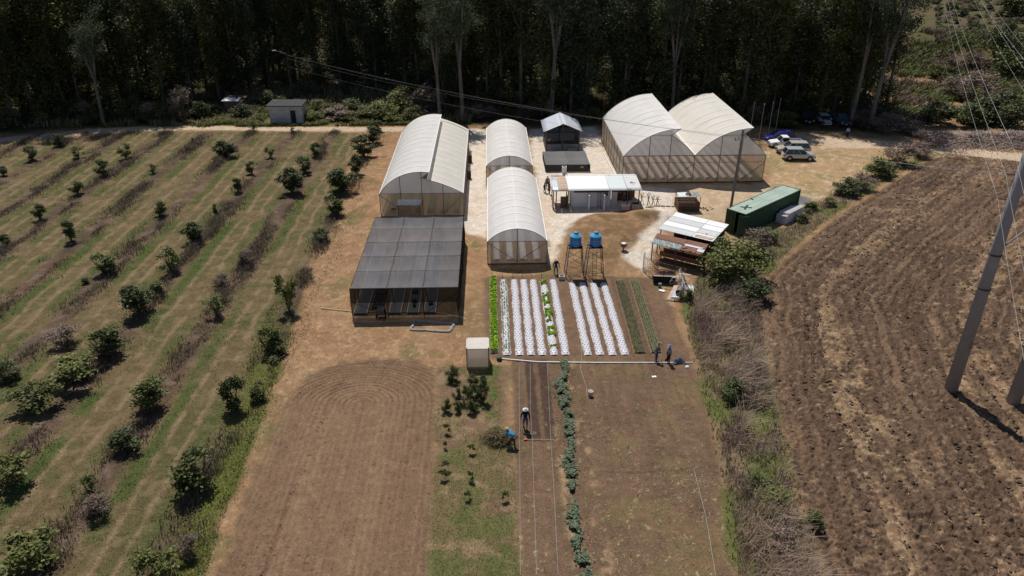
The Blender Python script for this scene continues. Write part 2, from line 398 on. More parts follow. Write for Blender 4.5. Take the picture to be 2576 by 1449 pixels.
    for kk in ('gravel1','gravel2','gravel3'):
        wq = put('gravel_path', S[kk], .55); mix(A(.62,.545,.465), wq*.93); mix(A(.50,.38,.27), wq*sm(n1, .55, .75)*.6); mix(A(.70,.63,.55), wq*sm(n4, .6, .8)*.5)
    mg = put('mound', S['mound'], .5); mix(A(.205,.122,.064), mg*.9); mix(A(.13,.09,.042), mg*sm(n1, .45, .6)*.75); mix(A(.38,.24,.13), mg*sm(n2, .52, .7)*.5)
    mix(A(.44,.24,.12), mg*np.exp(-((y-79.6-.1*(x-12))/.8)**2)*sm(x, 11, 14)*.8)
    z = z+mound_z(x, y)
    for kk in ('road','road2'):
        wq = put('dirt_road', S[kk], .3); mix(A(.52,.40,.29), wq*.92); mix(A(.40,.29,.2), wq*sm(n2, .5, .7)*.5)
    # bare pale edge by greenhouses, ash border, wet patch
    # flatten under the buildings and beds
    flat = np.zeros(x.shape)
    for (a, b_, c_, d_) in ((-14,-2,79,105),(-13.4,-2,55.5,75),(-1,6.2,66,111),(16,37,90,112),(-2.6,0.2,47.5,50.5),(-.3,14.6,49.8,64.6),(7,19,80.5,89),(25.5,37,72,84)):
        flat = np.maximum(flat, sm(x, a-.8, a)*sm(-x, -b_-.8, -b_)*sm(y, c_-.8, c_)*sm(-y, -d_-.8, -d_))
    z = z*(1-flat)+flat*(n4-.5)*.02
    z = z+far_z(x, y)
    return z, np.clip(C*.95, .008, .9), reg

def build_land():
    fw = [24.0]
    while fw[-1] < 60: fw.append(fw[-1]+.115*(fw[-1]/45))
    while fw[-1] < 140: fw.append(fw[-1]*1.0034)
    while fw[-1] < 420: fw.append(fw[-1]*1.012)
    fw = np.array(fw); u = np.linspace(-1, 1, 1060)
    X, Y = np.meshgrid(u, fw); X = X*(.70*Y+11)
    Z, C, Rg = land(X, Y); n, m = X.shape
    V = np.stack([X, Y, Z], -1).reshape(-1, 3); Cc = C.reshape(-1, 3)
    i = np.arange(n*m).reshape(n, m)
    Fq = np.stack([i[:-1, :-1], i[:-1, 1:], i[1:, 1:], i[1:, :-1]], -1).reshape(-1, 4)
    fr = Rg[:-1, :-1].ravel()
    for k, nm in enumerate(NAMES):
        f = Fq[fr == k]
        if not len(f): continue
        used, inv = np.unique(f, return_inverse=True)
        me = np_mesh(nm, V[used], inv.reshape(-1, 4), m_ground, True, Cc[used])
        o = add_obj(nm, me); tag(o, kind='structure')
    # the wider land all round, to the horizon
    gx = np.concatenate([-np.geomspace(4000, 40, 60), np.linspace(-38, 38, 40), np.geomspace(40, 4000, 60)])
    X, Y = np.meshgrid(gx, gx+60)
    Z, C, _ = land(X, Y); Z = Z-.35-.02*np.hypot(X, Y)*0
    inside = (np.abs(X) < .70*Y+9) & (Y > 25) & (Y < 410); Z = np.where(inside, Z-1.2, Z)
    n, m = X.shape; i = np.arange(n*m).reshape(n, m)
    Fq = np.stack([i[:-1, :-1], i[:-1, 1:], i[1:, 1:], i[1:, :-1]], -1).reshape(-1, 4)
    me = np_mesh('terrain', np.stack([X, Y, Z], -1).reshape(-1, 3), Fq, m_ground, True, C.reshape(-1, 3))
    tag(add_obj('terrain', me), kind='structure')
build_land()
def gz(x, y):
    a = np.array([[float(x)]]); b = np.array([[float(y)]])
    return float((mound_z(a, b)+far_z(a, b))[0, 0])

# ================================================================== PLANTS
rng = np.random.default_rng(5)
def rot_frames(n, rg, droop=0.0, flat=.0):
    """random leaf axes: long axis a, side axis b"""
    th = rg.uniform(0, 2*np.pi, n); ph = rg.uniform(-1, 1, n)
    a = np.stack([np.cos(th), np.sin(th), (ph-droop)*(1-flat)], -1); a /= np.linalg.norm(a, axis=1)[:, None]
    r = rg.normal(size=(n, 3))*(1-flat*.85); r[:, 2] += 1.2*flat; b = np.cross(a, r); b /= np.linalg.norm(b, axis=1)[:, None]+1e-9
    return a, b
def leaf_quads(cen, L, W, rg, droop=0.0, flat=0.0):
    n = len(cen); a, b = rot_frames(n, rg, droop, flat)
    L = L*rg.uniform(.6, 1.3, n)[:, None]; W = W*rg.uniform(.6, 1.3, n)[:, None]
    V = np.stack([cen-a*L/2, cen+b*W/2, cen+a*L/2, cen-b*W/2], 1).reshape(-1, 3)
    return V, np.arange(4*n).reshape(-1, 4)
def blades(pts, h, wd, rg, lean=.35, bend=.35, dirn=None):
    """grass blades: quad + tip as two quads (4 + shared)"""
    n = len(pts); th = rg.uniform(0, 2*np.pi, n)
    if dirn is not None: th = dirn+rg.normal(0, .8, n)
    d = np.stack([np.cos(th), np.sin(th), np.zeros(n)], -1); s = np.stack([-np.sin(th+.6), np.cos(th+.6), np.zeros(n)], -1)
    h = np.asarray(h)*rg.uniform(.55, 1.25, n); ln = (lean*rg.uniform(.1, 1.3, n)*h)[:, None]; wd = (wd*rg.uniform(.6, 1.4, n))[:, None]
    z = np.array([0, 0, 1.0]); p0 = pts
    p1 = pts+z*(h*.6)[:, None]+d*ln*.35; p2 = pts+z*(h*(1-bend*.35))[:, None]+d*ln*(1+bend)
    V = np.stack([p0-s*wd/2, p0+s*wd/2, p1+s*wd*.42, p1-s*wd*.42, p2+s*wd*.12, p2-s*wd*.12], 1).reshape(-1, 3)
    b = (np.arange(n)*6)[:, None]
    F = np.concatenate([b+np.array([[0, 1, 2, 3]]), b+np.array([[3, 2, 4, 5]])], 0)
    return V, F
m_bark = M('bark_brown', (.11,.08,.055), .9, .35, 6, bump=.4)
m_euc_bark = M('pale_smooth_bark', (.085,.072,.058), .8, .4, 2.0, c2=(.22,.20,.17), stretch=(1,1,.25), thr=(.35,.72))
m_leaf_dark = leafmat('leaf_dark', [(.030,.046,.016),(.055,.078,.024),(.088,.11,.036),(.14,.15,.065)], .14)
m_leaf_yel = leafmat('leaf_yellow_green', [(.06,.085,.02),(.11,.125,.03),(.17,.17,.05),(.09,.10,.03)], .12)
m_leaf_mid = leafmat('leaf_mid', [(.045,.065,.018),(.085,.105,.028),(.13,.15,.042),(.19,.19,.075)], .15)
m_euc = [leafmat('wood_leaf_a', [(.028,.040,.012),(.050,.070,.022),(.085,.10,.034),(.13,.135,.06)], .25),
         leafmat('wood_leaf_b', [(.038,.046,.012),(.068,.08,.020),(.11,.118,.030),(.16,.16,.05)], .25),
         leafmat('wood_leaf_c', [(.028,.040,.020),(.052,.072,.035),(.085,.108,.055),(.15,.17,.10)], .25)]
m_dry = leafmat('dry_stalk', [(.13,.085,.055),(.22,.15,.10),(.30,.22,.16),(.17,.115,.085)], .1)
m_tallgrass = leafmat('tall_grass_blade', [(.17,.10,.065),(.28,.185,.12),(.40,.29,.205),(.23,.165,.12),(.34,.26,.215)], .1)
m_greengrass = leafmat('green_grass_blade', [(.07,.095,.02),(.11,.14,.03),(.16,.18,.05),(.20,.17,.08)], .15)
m_straw = leafmat('straw', [(.30,.21,.12),(.44,.33,.20),(.56,.45,.30)], .1)

def crown_pts(rg, nclump, R, H0, H1, perc, spread=.28, shape=1.0, flatr=1.0):
    pts = []
    for _ in range(nclump):
        t = rg.uniform(); zz = H0+(H1-H0)*t
        prof = math.sin(math.pi*min(1, max(.02, (t*.86+.1))))**.6*shape
        a = rg.uniform(0, 2*np.pi); r = R*prof*rg.uniform(.25, 1.0)**.6
        c = np.array([r*np.cos(a), r*np.sin(a)*flatr, zz])
        pts.append(c+rg.normal(0, 1, (perc, 3))*np.array([R*spread, R*spread, (H1-H0)*spread*.42]))
    return np.concatenate(pts)
def bush_mesh(seed, R, H, n, L, W, mat, dense=1.0, lobes=9, base=.12):
    rg = np.random.default_rng(seed)
    p = crown_pts(rg, lobes, R*.82, H*base+.1*H, H*.86, n//lobes, .20)
    p = p[p[:, 2] > .05]
    V, F = leaf_quads(p, L, W, rg, .15, .45)
    return np_mesh('crown', V, F, mat)
def stems_mesh(seed, R, H, k=5, r0=.045, mat=None):
    rg = random.Random(seed); mb = MB()
    for i in range(k):
        a = 2*math.pi*i/k+rg.uniform(-.5, .5); q = rg.uniform(.35, .8)*R
        mb.tube([(0, 0, -.1), (q*.35*math.cos(a), q*.35*math.sin(a), H*.35), (q*math.cos(a), q*math.sin(a), H*rg.uniform(.6, .85))], [r0, r0*.7, r0*.25], 5)
    me = D.meshes.new('stems'); me.from_pydata(mb.v, [], mb.f); me.materials.append(mat or m_bark); return me
# prototype meshes (unit: radius 1, height 2) for orchard trees
OT = [(bush_mesh(100+i, 1.0, 2.0, int(n*1.9), .165, .10, mt, lobes=lb+3), stems_mesh(200+i, .9, 1.9, 5, .06)) for i, (n, mt, lb) in enumerate(
    [(1500, m_leaf_dark, 13), (1300, m_leaf_dark, 10), (1000, m_leaf_mid, 9), (800, m_leaf_yel, 9), (520, m_leaf_mid, 7), (1700, m_leaf_dark, 14)])]
def plant(name, ms, loc, r, h, rz, label, cat, group, tall=2.0, crown='crown', stem='trunk'):
    t = thing(name, label, cat, loc, rz, group); t.scale = (r, r, h/tall)
    add_obj(crown, ms[0], t)
    if ms[1]: add_obj(stem, ms[1], t)
    return t
# orchard: x, y of the base and width, height in survey pixels, prototype
ORCH = [(150,372,36,32,0),(82,407,36,38,0),(198,402,42,30,4),(318,404,38,42,3),(260,446,40,42,0),(10,444,26,24,5),(196,494,38,36,1),(102,558,36,46,1),
 (385,440,28,25,4),(404,550,48,42,2),(180,612,40,60,1),(18,620,32,30,1),(565,401,60,42,5),(638,331,30,24,4),(738,336,20,14,4),(681,400,28,32,3),(634,442,34,34,2),
 (599,487,30,40,1),(796,397,30,36,0),(768,440,46,44,0),(735,492,68,66,5),(486,363,12,16,4),(546,543,20,30,2),(489,615,54,54,5),(860,490,78,64,5),(838,545,66,52,2),
 (897,442,42,52,0),(915,400,62,54,0),(938,365,52,44,0),(952,334,30,28,0),(262,695,76,58,2),(430,690,72,66,4),(350,798,92,84,1),(400,748,60,38,2),(545,800,62,56,4),
 (728,788,58,118,3),(262,912,108,88,2),(675,893,80,76,2),(190,975,130,80,3),(95,1040,130,80,3),(368,1050,116,96,2),(660,1010,60,50,2),(592,1040,74,96,0),(325,1138,80,60,1),
 (30,1225,130,110,3),(512,1238,140,110,2),(235,1262,62,74,4),(85,1455,170,130,3),(405,1460,110,104,3),(-6,795,40,80,1),(200,965,60,40,1),(215,715,26,16,1)]
ORD = ['first','second','third','fourth','fifth','sixth','seventh','eighth','ninth','tenth','eleventh','twelfth','thirteenth']
def orchard():
    items = []
    for (x, y, wd, ht, k) in ORCH:
        X, Y = P(x, y-wd*.10); s = ppm(y); r = wd/s/2; h = ht/s*1.02
        row = int(min(11, max(0, round((-18.2-X)/6.6)))) ; items.append([row, -Y, X, Y, r, h, k, x])
    items.sort(key=lambda q: (q[0], q[1])); cnt = {}
    rows = ['row nearest the greenhouses','second row from the greenhouses','third row from the greenhouses','fourth row from the greenhouses','fifth row from the greenhouses','sixth row from the greenhouses','seventh row from the greenhouses','eighth row from the greenhouses','ninth row from the greenhouses','tenth row from the greenhouses','eleventh row','twelfth row']
    kind = ['dense dark green','dark green','mid green leafy','yellow green','sparse pale green','wide dense dark']
    for row, _, X, Y, r, h, k, px in items:
        c = cnt.get(row, 0); cnt[row] = c+1
        big = 'small ' if h < 1.6 else ('tall ' if h > 3.2 else '')
        lab = f"{big}{kind[k]} fruit tree, {ORD[min(c,12)]} from the road, {ORD[min(row,12)]} row from the yard"
        plant('fruit_tree', OT[k], (X, Y, 0), r*1.0, h, R_.uniform(0, 6.28), lab, 'fruit tree', 'fruit trees in the orchard rows')
orchard()

# tall trees of the wood
def euc_mesh(seed, H, mat):
    rg = np.random.default_rng(seed); rr = random.Random(seed); mb = MB()
    lx, ly = rr.uniform(-1.6, 1.6), rr.uniform(-1, 1); fork = rr.uniform(.35, .6)
    tp = lambda t: (lx*t*t+.25*math.sin(5*t+seed), ly*t*t, H*t)
    mb.tube([tp(t) for t in (-.01, .12, .3, .5, .7, .88)], [.34, .27, .21, .15, .09, .03], 7)
    ends = [tp(t) for t in (.35, .5, .6, .7, .8, .9, .97)]
    for i in range(9):
        t0 = rr.uniform(fork*.75, .85); a = rr.uniform(0, 6.28); q = rr.uniform(.9, 2.4); b = tp(t0); up = H*rr.uniform(.1, .24)
        m1 = (b[0]+q*.5*math.cos(a), b[1]+q*.5*math.sin(a), b[2]+up*.5); e = (b[0]+q*math.cos(a), b[1]+q*math.sin(a), min(H, b[2]+up))
        mb.tube([b, m1, e], [.11*(1.2-t0), .07*(1.2-t0)+.02, .02], 5); ends += [m1, e, e]
    for i in range(14):
        t0 = rr.uniform(.06, fork); a = rr.uniform(0, 6.28); q = rr.uniform(.6, 1.7); b = tp(t0)
        e = (b[0]+q*math.cos(a), b[1]+q*math.sin(a), b[2]+rr.uniform(.3, 1.8)); mb.tube([b, e], [.05, .015], 4); ends.append(e)
    tr = D.meshes.new('trunk'); tr.from_pydata(mb.v, [], mb.f); tr.materials.append(m_euc_bark)
    ends = np.array(ends); nC = 70; idx = rg.integers(0, len(ends), nC)
    cl = ends[idx]+rg.normal(0, 1, (nC, 3))*np.array([.9, .9, 1.1])
    pts = (cl[:, None, :]+rg.normal(0, 1, (nC, 100, 3))*np.array([.55, .55, .75])*rg.uniform(.6, 1.3, (nC, 1, 1))).reshape(-1, 3)
    V, F = leaf_quads(pts, .46, .21, rg, .6, .3)
    return np_mesh('crown', V, F, mat), tr
EU = [euc_mesh(300+i, h, m_euc[i % 3]) for i, h in enumerate((25, 22, 27, 20, 24, 18, 26))]
def edge_y(x):                                # front edge of the wood, measured along the road
    return float(np.interp(x, [-100, -76, -62, -50, -40, -20, -8, 4, 16, 40, 50, 66], [119, 122, 128, 139, 146, 146, 133, 124.5, 124, 123, 122, 119]))
def wood():
    rg = random.Random(12); n = 0
    places = []
    for d, step in ((1.5, 3.6), (6, 4.6), (11, 5.2), (17, 5.8), (24, 6.6), (33, 7.5), (44, 9), (60, 11), (82, 14)):
        x = -96-d*.6
        while x < 67+d*.10:
            X = x+rg.uniform(-1.3, 1.3); Y = edge_y(X)+d+rg.uniform(-1.6, 1.6)
            x += step*rg.uniform(.8, 1.2)
            if abs(X) > .74*Y+4: continue
            if X > 68+.02*d: continue
            if d > 20 and -42 < X+.20*(Y-150) < -31: continue       # the track that shows through at the top
            if d > 30 and rg.random() < .25: continue
            places.append((X, Y, d))
    for (X, Y, d) in places[:290]:
        k = rg.randrange(7); s = rg.uniform(.82, 1.15)
        if X < -10: where = 'left of the greenhouses'
        elif X < 16: where = 'behind the tunnels'
        elif X < 40: where = 'behind the double greenhouse'
        else: where = 'shading the parked cars'
        row = 'at the front edge of the wood' if d < 3 else 'inside the dense wood'
        t = thing('eucalyptus_tree', f'tall slender dark tree {row}, {where}', 'tree', (X, Y, gz(X, Y)), rg.uniform(0, 6.28), f'tall trees {row} {where}')
        t.scale = (s*1.06, s*1.06, s)
        add_obj('crown', EU[k][0], t); add_obj('trunk', EU[k][1], t)
        n += 1
    print('wood trees', n)
wood()
def pale_trees():
    mb = MB(); rr = random.Random(77)
    mb.tube([(0,0,-.2),(.2,0,5),(.5,0,11)], [.46,.38,.30], 9)
    tips = []
    for (dx, dy, zz, r) in ((-2.2,.5,25,.26),(2.6,-.4,26,.28),(.6,1.4,24,.18)):
        mb.tube([(.5,0,10.8),(.5+dx*.35,dy*.3,16),(.5+dx,dy,zz)], [r*1.2,r*.9,.06], 7)
        for k in range(7):
            f = rr.uniform(.3,.95); b = (.5+dx*f, dy*f, 11+(zz-11)*f); a = rr.uniform(0,6.28); q = rr.uniform(.8,2.2); e = (b[0]+q*math.cos(a), b[1]+q*math.sin(a), b[2]+rr.uniform(.8,2.6)); mb.tube([b, e], [.07,.02], 4); tips.append(e)
    tr = D.meshes.new('trunk'); tr.from_pydata(mb.v, [], mb.f); tr.materials.append(M('bare_pale_bark', (.09,.08,.068), .8, .3, 1.2, c2=(.22,.205,.185), stretch=(1,1,.3)))
    rg = np.random.default_rng(6); tips = np.array(tips); c = tips[rg.integers(0, len(tips), 60)]+rg.normal(0,.9,(60,3)); pts = (c[:,None,:]+rg.normal(0,.6,(60,80,3))).reshape(-1,3)
    V, F = leaf_quads(pts, .42, .18, rg, .8); cr = np_mesh('crown', V, F, m_euc[2])
    for (x, y, s, rz, lab) in ((1385,300,1.0,0,'big pale trunked eucalyptus forking high above the tin roofed tool shed'),(1165,308,.85,2.4,'pale trunked eucalyptus behind the twin roofed greenhouse'),(1108,306,.75,4.0,'thinner pale eucalyptus left of the big one, behind the greenhouse roof'),(2140,316,.8,1.0,'pale trunked eucalyptus just behind the shaded cars'),(2185,322,.9,5.2,'pale trunked eucalyptus at the right of the shaded cars'),(1690,300,.8,3.3,'pale trunked eucalyptus rising between the vaults of the double greenhouse'),(262,316,.66,.6,'leaning pale trunked tree above the left bend of the road')):
        X, Y = P(x, y); t = thing('pale_eucalyptus', lab, 'tree', (X, Y, gz(X, Y)), rz, 'pale trunked trees at the edge of the wood'); t.scale = (s, s, s)
        add_obj('crown', cr, t); add_obj('trunk', tr, t)
pale_trees()
# ------------------------------------------------------------------ shrubs, weeds and grasses
m_bigbush = leafmat('big_bush_leaf', [(.06,.075,.02),(.10,.115,.03),(.16,.165,.045),(.22,.21,.08)], .2)
m_dryp = leafmat('dry_purple_stalk', [(.12,.085,.065),(.19,.135,.11),(.27,.20,.17),(.14,.12,.06)], .15)
m_turf = leafmat('olive_turf', [(.08,.075,.03),(.13,.115,.05),(.20,.16,.085)], .1)
m_turf2 = leafmat('dull_green_grass', [(.09,.095,.032),(.14,.14,.05),(.20,.18,.08)], .1)
m_verge = leafmat('verge_grass', [(.10,.11,.03),(.16,.165,.045),(.20,.19,.06)], .2)
m_tallpurple = leafmat('purple_grass_blade', [(.12,.075,.06),(.19,.13,.11),(.28,.21,.18),(.16,.11,.085)], .1)
SB = [(bush_mesh(400+i, 1.0, 2.0, n, L, W, mt, lobes=lb, base=.0), None) for i, (n, L, W, mt, lb) in enumerate(
    [(2600, .15, .08, m_leaf_mid, 14), (2200, .14, .06, m_dryp, 13), (2600, .15, .085, m_leaf_dark, 14), (2200, .15, .08, m_leaf_yel, 12), (4200, .13, .07, m_bigbush, 22)])]
SB_ST = stems_mesh(480, .8, 1.6, 6, .03)
def shrub(x, y, wd, ht, k, label, group, name='shrub', cat='shrub', flat=1.0):
    X, Y = P(x, y-wd*.06); s = ppm(y); r = wd/s/2; h = ht/s*1.05
    t = thing(name, label, cat, (X, Y, gz(X, Y)), R_.uniform(0, 6.28), group); t.scale = (r*1.1, r*flat*1.1, h/2*1.05)
    add_obj('crown', SB[k][0], t); add_obj('stem', SB_ST, t); return t
G1 = 'shrubs along the dirt road in front of the wood'
for (x, y, wd, ht, k, lab) in [
 (462,307,70,80,1,'tall brown dry leaved shrub by the dirt road left of the concrete hut'),
 (398,312,60,40,2,'dark low shrub by the road, left of the tall brown shrub'),
 (520,295,70,40,0,'green shrub between the tall brown shrub and the tin roofed hut'),
 (610,298,56,34,2,'dark leafy shrub growing in front of the tin roofed hut'),
 (690,268,54,40,0,'pale green shrub growing behind the left corner of the concrete hut'),
 (655,306,26,18,3,'small yellow green shrub beside the left wall of the concrete hut'),
 (800,290,60,34,3,'yellow green shrub right of the concrete hut'),
 (850,303,80,30,1,'brown dry shrub mound by the road right of the concrete hut'),
 (905,296,90,40,0,'leafy green shrub by the road near the top of the fruit tree row'),
 (960,302,86,44,4,'wide yellow green shrub left of the twin roofed greenhouse'),
 (1010,288,84,62,4,'tall green shrub behind the back left corner of the twin roofed greenhouse'),
 (1075,292,90,70,1,'large drying shrub behind the twin roofed greenhouse'),
 (1130,298,46,30,0,'small green shrub behind the twin roofed greenhouse roof'),
 (1200,302,50,34,1,'dry brown shrub between the greenhouse and the back tunnel'),
 (745,283,40,30,2,'dark shrub tucked behind the concrete hut roof')]: shrub(x, y, wd, ht, k, lab, G1)
for i, (x, y, wd, ht, k) in enumerate(((790,305,50,24,4),(835,296,56,34,4),(880,306,50,22,4),(925,300,60,30,4),(985,308,56,26,4),(1040,304,60,34,4))):
    shrub(x, y, wd, ht, k, 'sunlit yellow green shrub between concrete hut and greenhouse, '+('first','second','third','fourth','fifth','sixth')[i]+' from the left', G1)
i_ = 0
for x in range(0, 400, 42):
    shrub(x+R_.uniform(-8, 8), 322-x*.04+R_.uniform(-12, 8), R_.uniform(50, 80), R_.uniform(40, 64), [2,1,2,0][i_ % 4], 'shaded shrub at the foot of the wood above the left bend of the dirt road', 'shaded shrubs left of the road bend'); i_ += 1
for x in range(1230, 1920, 55):
    shrub(x+R_.uniform(-9, 9), 306+R_.uniform(-8, 4), R_.uniform(34, 56), R_.uniform(26, 44), [1,2,1,0][i_ % 4], 'shaded shrub at the foot of the wood behind the greenhouses', 'shaded shrubs behind the greenhouses'); i_ += 1
for (x, y, wd, ht, k, lab) in [
 (1970,322,80,34,3,'low sunlit yellow green bush behind the flag poles'), (2165,322,70,40,1,'dry bush beside the car parked at the edge of the wood'),
 (2230,338,90,46,1,'dry brown bush between the parked cars and the end of the wood'), (2290,340,60,34,1,'small dry bush at the end of the wood'),
 (2360,316,90,58,2,'dark green bush beyond the end of the wood'), (2420,318,100,60,0,'leafy green bush above the brush heap'),
 (2500,320,120,80,2,'dark bush above the right end of the brush heap'), (2450,268,110,80,1,'large straw coloured bush on the bank'),
 (2395,250,80,50,1,'brown thorn bush on the bank beside the wood'), (2560,210,140,130,0,'big green tree like bush on the bank at the right edge'),
 (2540,110,120,120,2,'tall dark bush high on the bank at the right edge'), (2510,180,90,90,2,'dark bush on the upper bank under the power lines'),
 (2380,190,60,40,1,'leafless grey shrub at the foot of the terraces'), (2440,185,70,44,1,'grey brown shrub among green weeds at the foot of the terraces'),
 (2350,200,50,34,3,'bright green bush at the foot of the terraces')]: shrub(x, y, wd, ht, k, lab, 'bushes around the right end of the wood')
for r, yy in enumerate((12, 28, 44, 60, 78, 98, 118, 140)):
    for x in range(2345, 2580, 24):
        shrub(x+R_.uniform(-8, 8), yy+R_.uniform(-3, 3), R_.uniform(18, 34), R_.uniform(10, 20), R_.choice([0, 1, 1, 2]), 'small bush in the terraced rows beyond the wood, top right of the photo', 'bushes on the far terraces')
# hedge line between plots and ploughed land
for (x, y, wd, ht, k, lab) in [
 (1842,712,160,112,4,'big round bright green bush beside the rusty shed roof'), (1785,650,60,34,1,'brown bush between the rusty shed and the green container'),
 (1900,640,90,60,1,'dry grey brown bush behind the big round green bush'), (1925,612,60,34,2,'low dark green bush above the ploughed field corner'),
 (1900,760,80,60,2,'dark green bush in the tall dry grass below the big round green bush'), (1838,1005,70,56,2,'dark green bush in the middle of the tall dry grass'),
 (1940,1290,110,60,3,'yellow flowering bush near the bottom of the dry grass strip'), (1915,1235,80,56,0,'green bush just above the yellow flowering bush'),
 (2125,490,70,40,2,'dark green bush beside the parking area edge of the ploughed field'), (2165,480,60,40,1,'dry brown bush right of the dark green one by the ploughed field'),
 (2215,445,80,50,0,'pale green bush on the field margin near the parking area'), (2265,418,90,50,1,'straw coloured bush at the top corner of the field margin'),
 (2310,398,60,40,1,'small straw coloured bush at the tip of the field margin'), (2040,535,50,22,0,'low bright green weed clump right of the block stack'),
 (2085,520,40,20,3,'small yellow green weed clump above the block stack'), (2010,556,44,22,0,'bright green weed clump below the block stack'),
 (1722,760,40,36,0,'small green bush beside the sheet metal heap'), (1960,1400,90,80,1,'brown leafless bush at the bottom end of the dry grass strip'),
 (2030,1340,70,60,0,'green bush on the ploughed field side of the grass strip')]: shrub(x, y, wd, ht, k, lab, 'bushes of the field margin')
# bushes standing in the weed strips of the orchard
for (x, y, wd, ht, k, lab) in [
 (806,610,46,34,2,'dark green weed bush at the greenhouse side edge of the orchard'), (700,905,60,30,0,'pale green weed bush beside the tilled field corner'),
 (480,1400,60,60,1,'brown weedy bush near the bottom of the orchard edge'), (560,720,46,30,1,'brown weed bush in the first orchard row'),
 (620,670,50,40,1,'purple brown weed clump in the first orchard row'), (170,870,80,50,1,'brown weed clump in the left orchard rows'),
 (20,960,60,50,2,'dark green bush at the left edge of the photo'), (250,1300,70,60,1,'leafless grey bush low in the left orchard')]: shrub(x, y, wd, ht, k, lab, 'weed bushes in the orchard')
# young bushes and saplings beside the white booth
for (a, b, wd, ht, k, lab) in [
 (405,450,62,60,2,'wide dark bush, uppermost left of the bushes by the white booth'), (608,505,52,50,2,'dark bush just below the white booth'),
 (690,468,30,26,2,'small bush right below the shadow of the white booth'), (528,585,44,48,0,'round bush left of the middle in the group below the booth'),
 (442,665,44,70,0,'tall narrow bush in the left of the group'), (445,740,42,50,0,'bush at the foot of the tall narrow one'),
 (600,650,62,70,2,'leafy bush in the centre of the group below the booth'), (600,745,56,60,0,'lowest bush of the group below the booth'),
 (690,650,52,96,2,'tall bush at the right of the group below the booth'), (345,760,44,60,0,'thin bush at the lower left of the group'),
 (515,685,40,40,1,'brownish drying bush in the middle of the group')]:
    X, Y = z8(a, b-8); sc1 = ppm((1300+b/2.415)/1.5528); r = wd/1.55/sc1/2; h = ht/1.5/sc1*1.1
    t = thing('young_bush', lab, 'bush', (X, Y, 0), R_.uniform(0, 6), 'young bushes planted below the white booth'); t.scale = (r, r, max(.5, h)/2)
    add_obj('crown', SB[k][0], t); add_obj('stem', SB_ST, t)
SAP = bush_mesh(495, 1, 1.2, 260, .32, .13, m_leaf_mid, lobes=6, base=.3)
_mb = MB(); _mb.tube([(0,0,-.05),(0.02,0.03,.5),(0,0,.9)], [.035,.028,.015], 5)
SAPS = D.meshes.new('sapling_stem'); SAPS.from_pydata(_mb.v, [], _mb.f); SAPS.materials.append(m_bark)
for (x, y, s, lab) in [(1123,1093,.62,'first sapling down the left column'),(1255,1096,.68,'leafy sapling beside the raked straw heap'),(1187,1090,.3,'bare twig sapling in the middle column with a pale mulch ring'),
  (1188,1143,.6,'thin sapling in the middle column below the bare twig'),(1123,1125,.45,'pale drying sapling in the left column'),(1120,1178,.62,'sapling in the left column beside the tilled field'),
  (1186,1180,.35,'leafless sapling in the middle column with a mulch ring'),(1118,1210,.66,'lower left sapling with drooping leaves'),(1181,1214,.6,'lower middle sapling with a short shadow'),
  (1182,1258,.55,'dark green sapling near the bottom of the middle column'),(1264,1258,.6,'dark green sapling near the bottom of the right column')]:
    X, Y = P(x, y); t = thing('sapling', lab, 'sapling', (X, Y, 0), R_.uniform(0, 6), 'saplings planted in the grass plot'); t.scale = (s*.62, s*.62, s*1.1)
    if s > .4: add_obj('leaves', SAP, t)
    add_obj('stem', SAPS, t)
m_mulch = M('pale_mulch', (.36,.23,.16), .95, .35, 12, bump=.5)

def field_pts(n, box, rg): return np.stack([rg.uniform(box[0], box[1], n), rg.uniform(box[2], box[3], n)], -1)
def zof(x, y): return mound_z(x, y)+far_z(x, y)+(fbm(x, y, 14, 4, 31)-.5)*.12+(fbm(x, y, .8, 4, 23)-.5)*.04-.02
def view_ok(x, y, m=3): return (np.abs(x-y*.03) < .705*y+8+m) & (y > 25)
def scatter(name, pts, hgt, wd, mat, label=None, cat=None, **kw):
    P3 = np.stack([pts[:, 0], pts[:, 1], zof(pts[:, 0], pts[:, 1])], -1)
    V, F = blades(P3, hgt, wd, rng, **kw)
    o = add_obj(name, np_mesh(name, V, F, mat)); tag(o, label, cat, kind='stuff'); return o
# weeds in the strips under the fruit trees
def weeds():
    out = []; hh = []
    for k in range(9):
        X0 = -18.2-6.6*k; y0 = max(25, abs(X0)/.72-8); y1 = 117
        n = int((y1-y0)*170); y = rng.uniform(y0, y1, n); x = X0+rng.normal(0, .62, n)
        d = fbm(x*.6, y*.25, 1.0, 3, 41+k); keep = d+.1*rng.uniform(size=n) > .50
        out.append(np.stack([x, y], -1)[keep]); hh.append(np.clip((d[keep]-.42)*2.8, .22, 1.0))
    pts = np.concatenate(out); h = np.concatenate(hh); sel = rng.uniform(size=len(pts))
    a = sel < .78
    scatter('weeds', pts[a], h[a]*.9, .04, m_dryp, 'brown and purple dry weeds in strips under the fruit trees', 'weeds', lean=.5)
    scatter('weeds', pts[~a], h[~a]*.6, .06, m_leaf_mid, 'green weeds mixed into the dry strips under the fruit trees', 'weeds', lean=.7)
    # leaf litter is in the ground; low green turf tufts beside the strips
    n = 42000; y = 25+92*rng.uniform(size=n)**1.5; k = rng.integers(0, 9, n); x = -18.2-6.6*k+rng.choice([1.75, -1.6], n, p=[.65, .35])+rng.normal(0, .45, n)
    ok = view_ok(x, y) & (fbm(x, y, 3.0, 5, 11) > .42)
    scatter('grass', np.stack([x, y], -1)[ok], .12, .045, m_greengrass, 'short green grass bands beside the orchard strips', 'grass', lean=.8)
weeds()
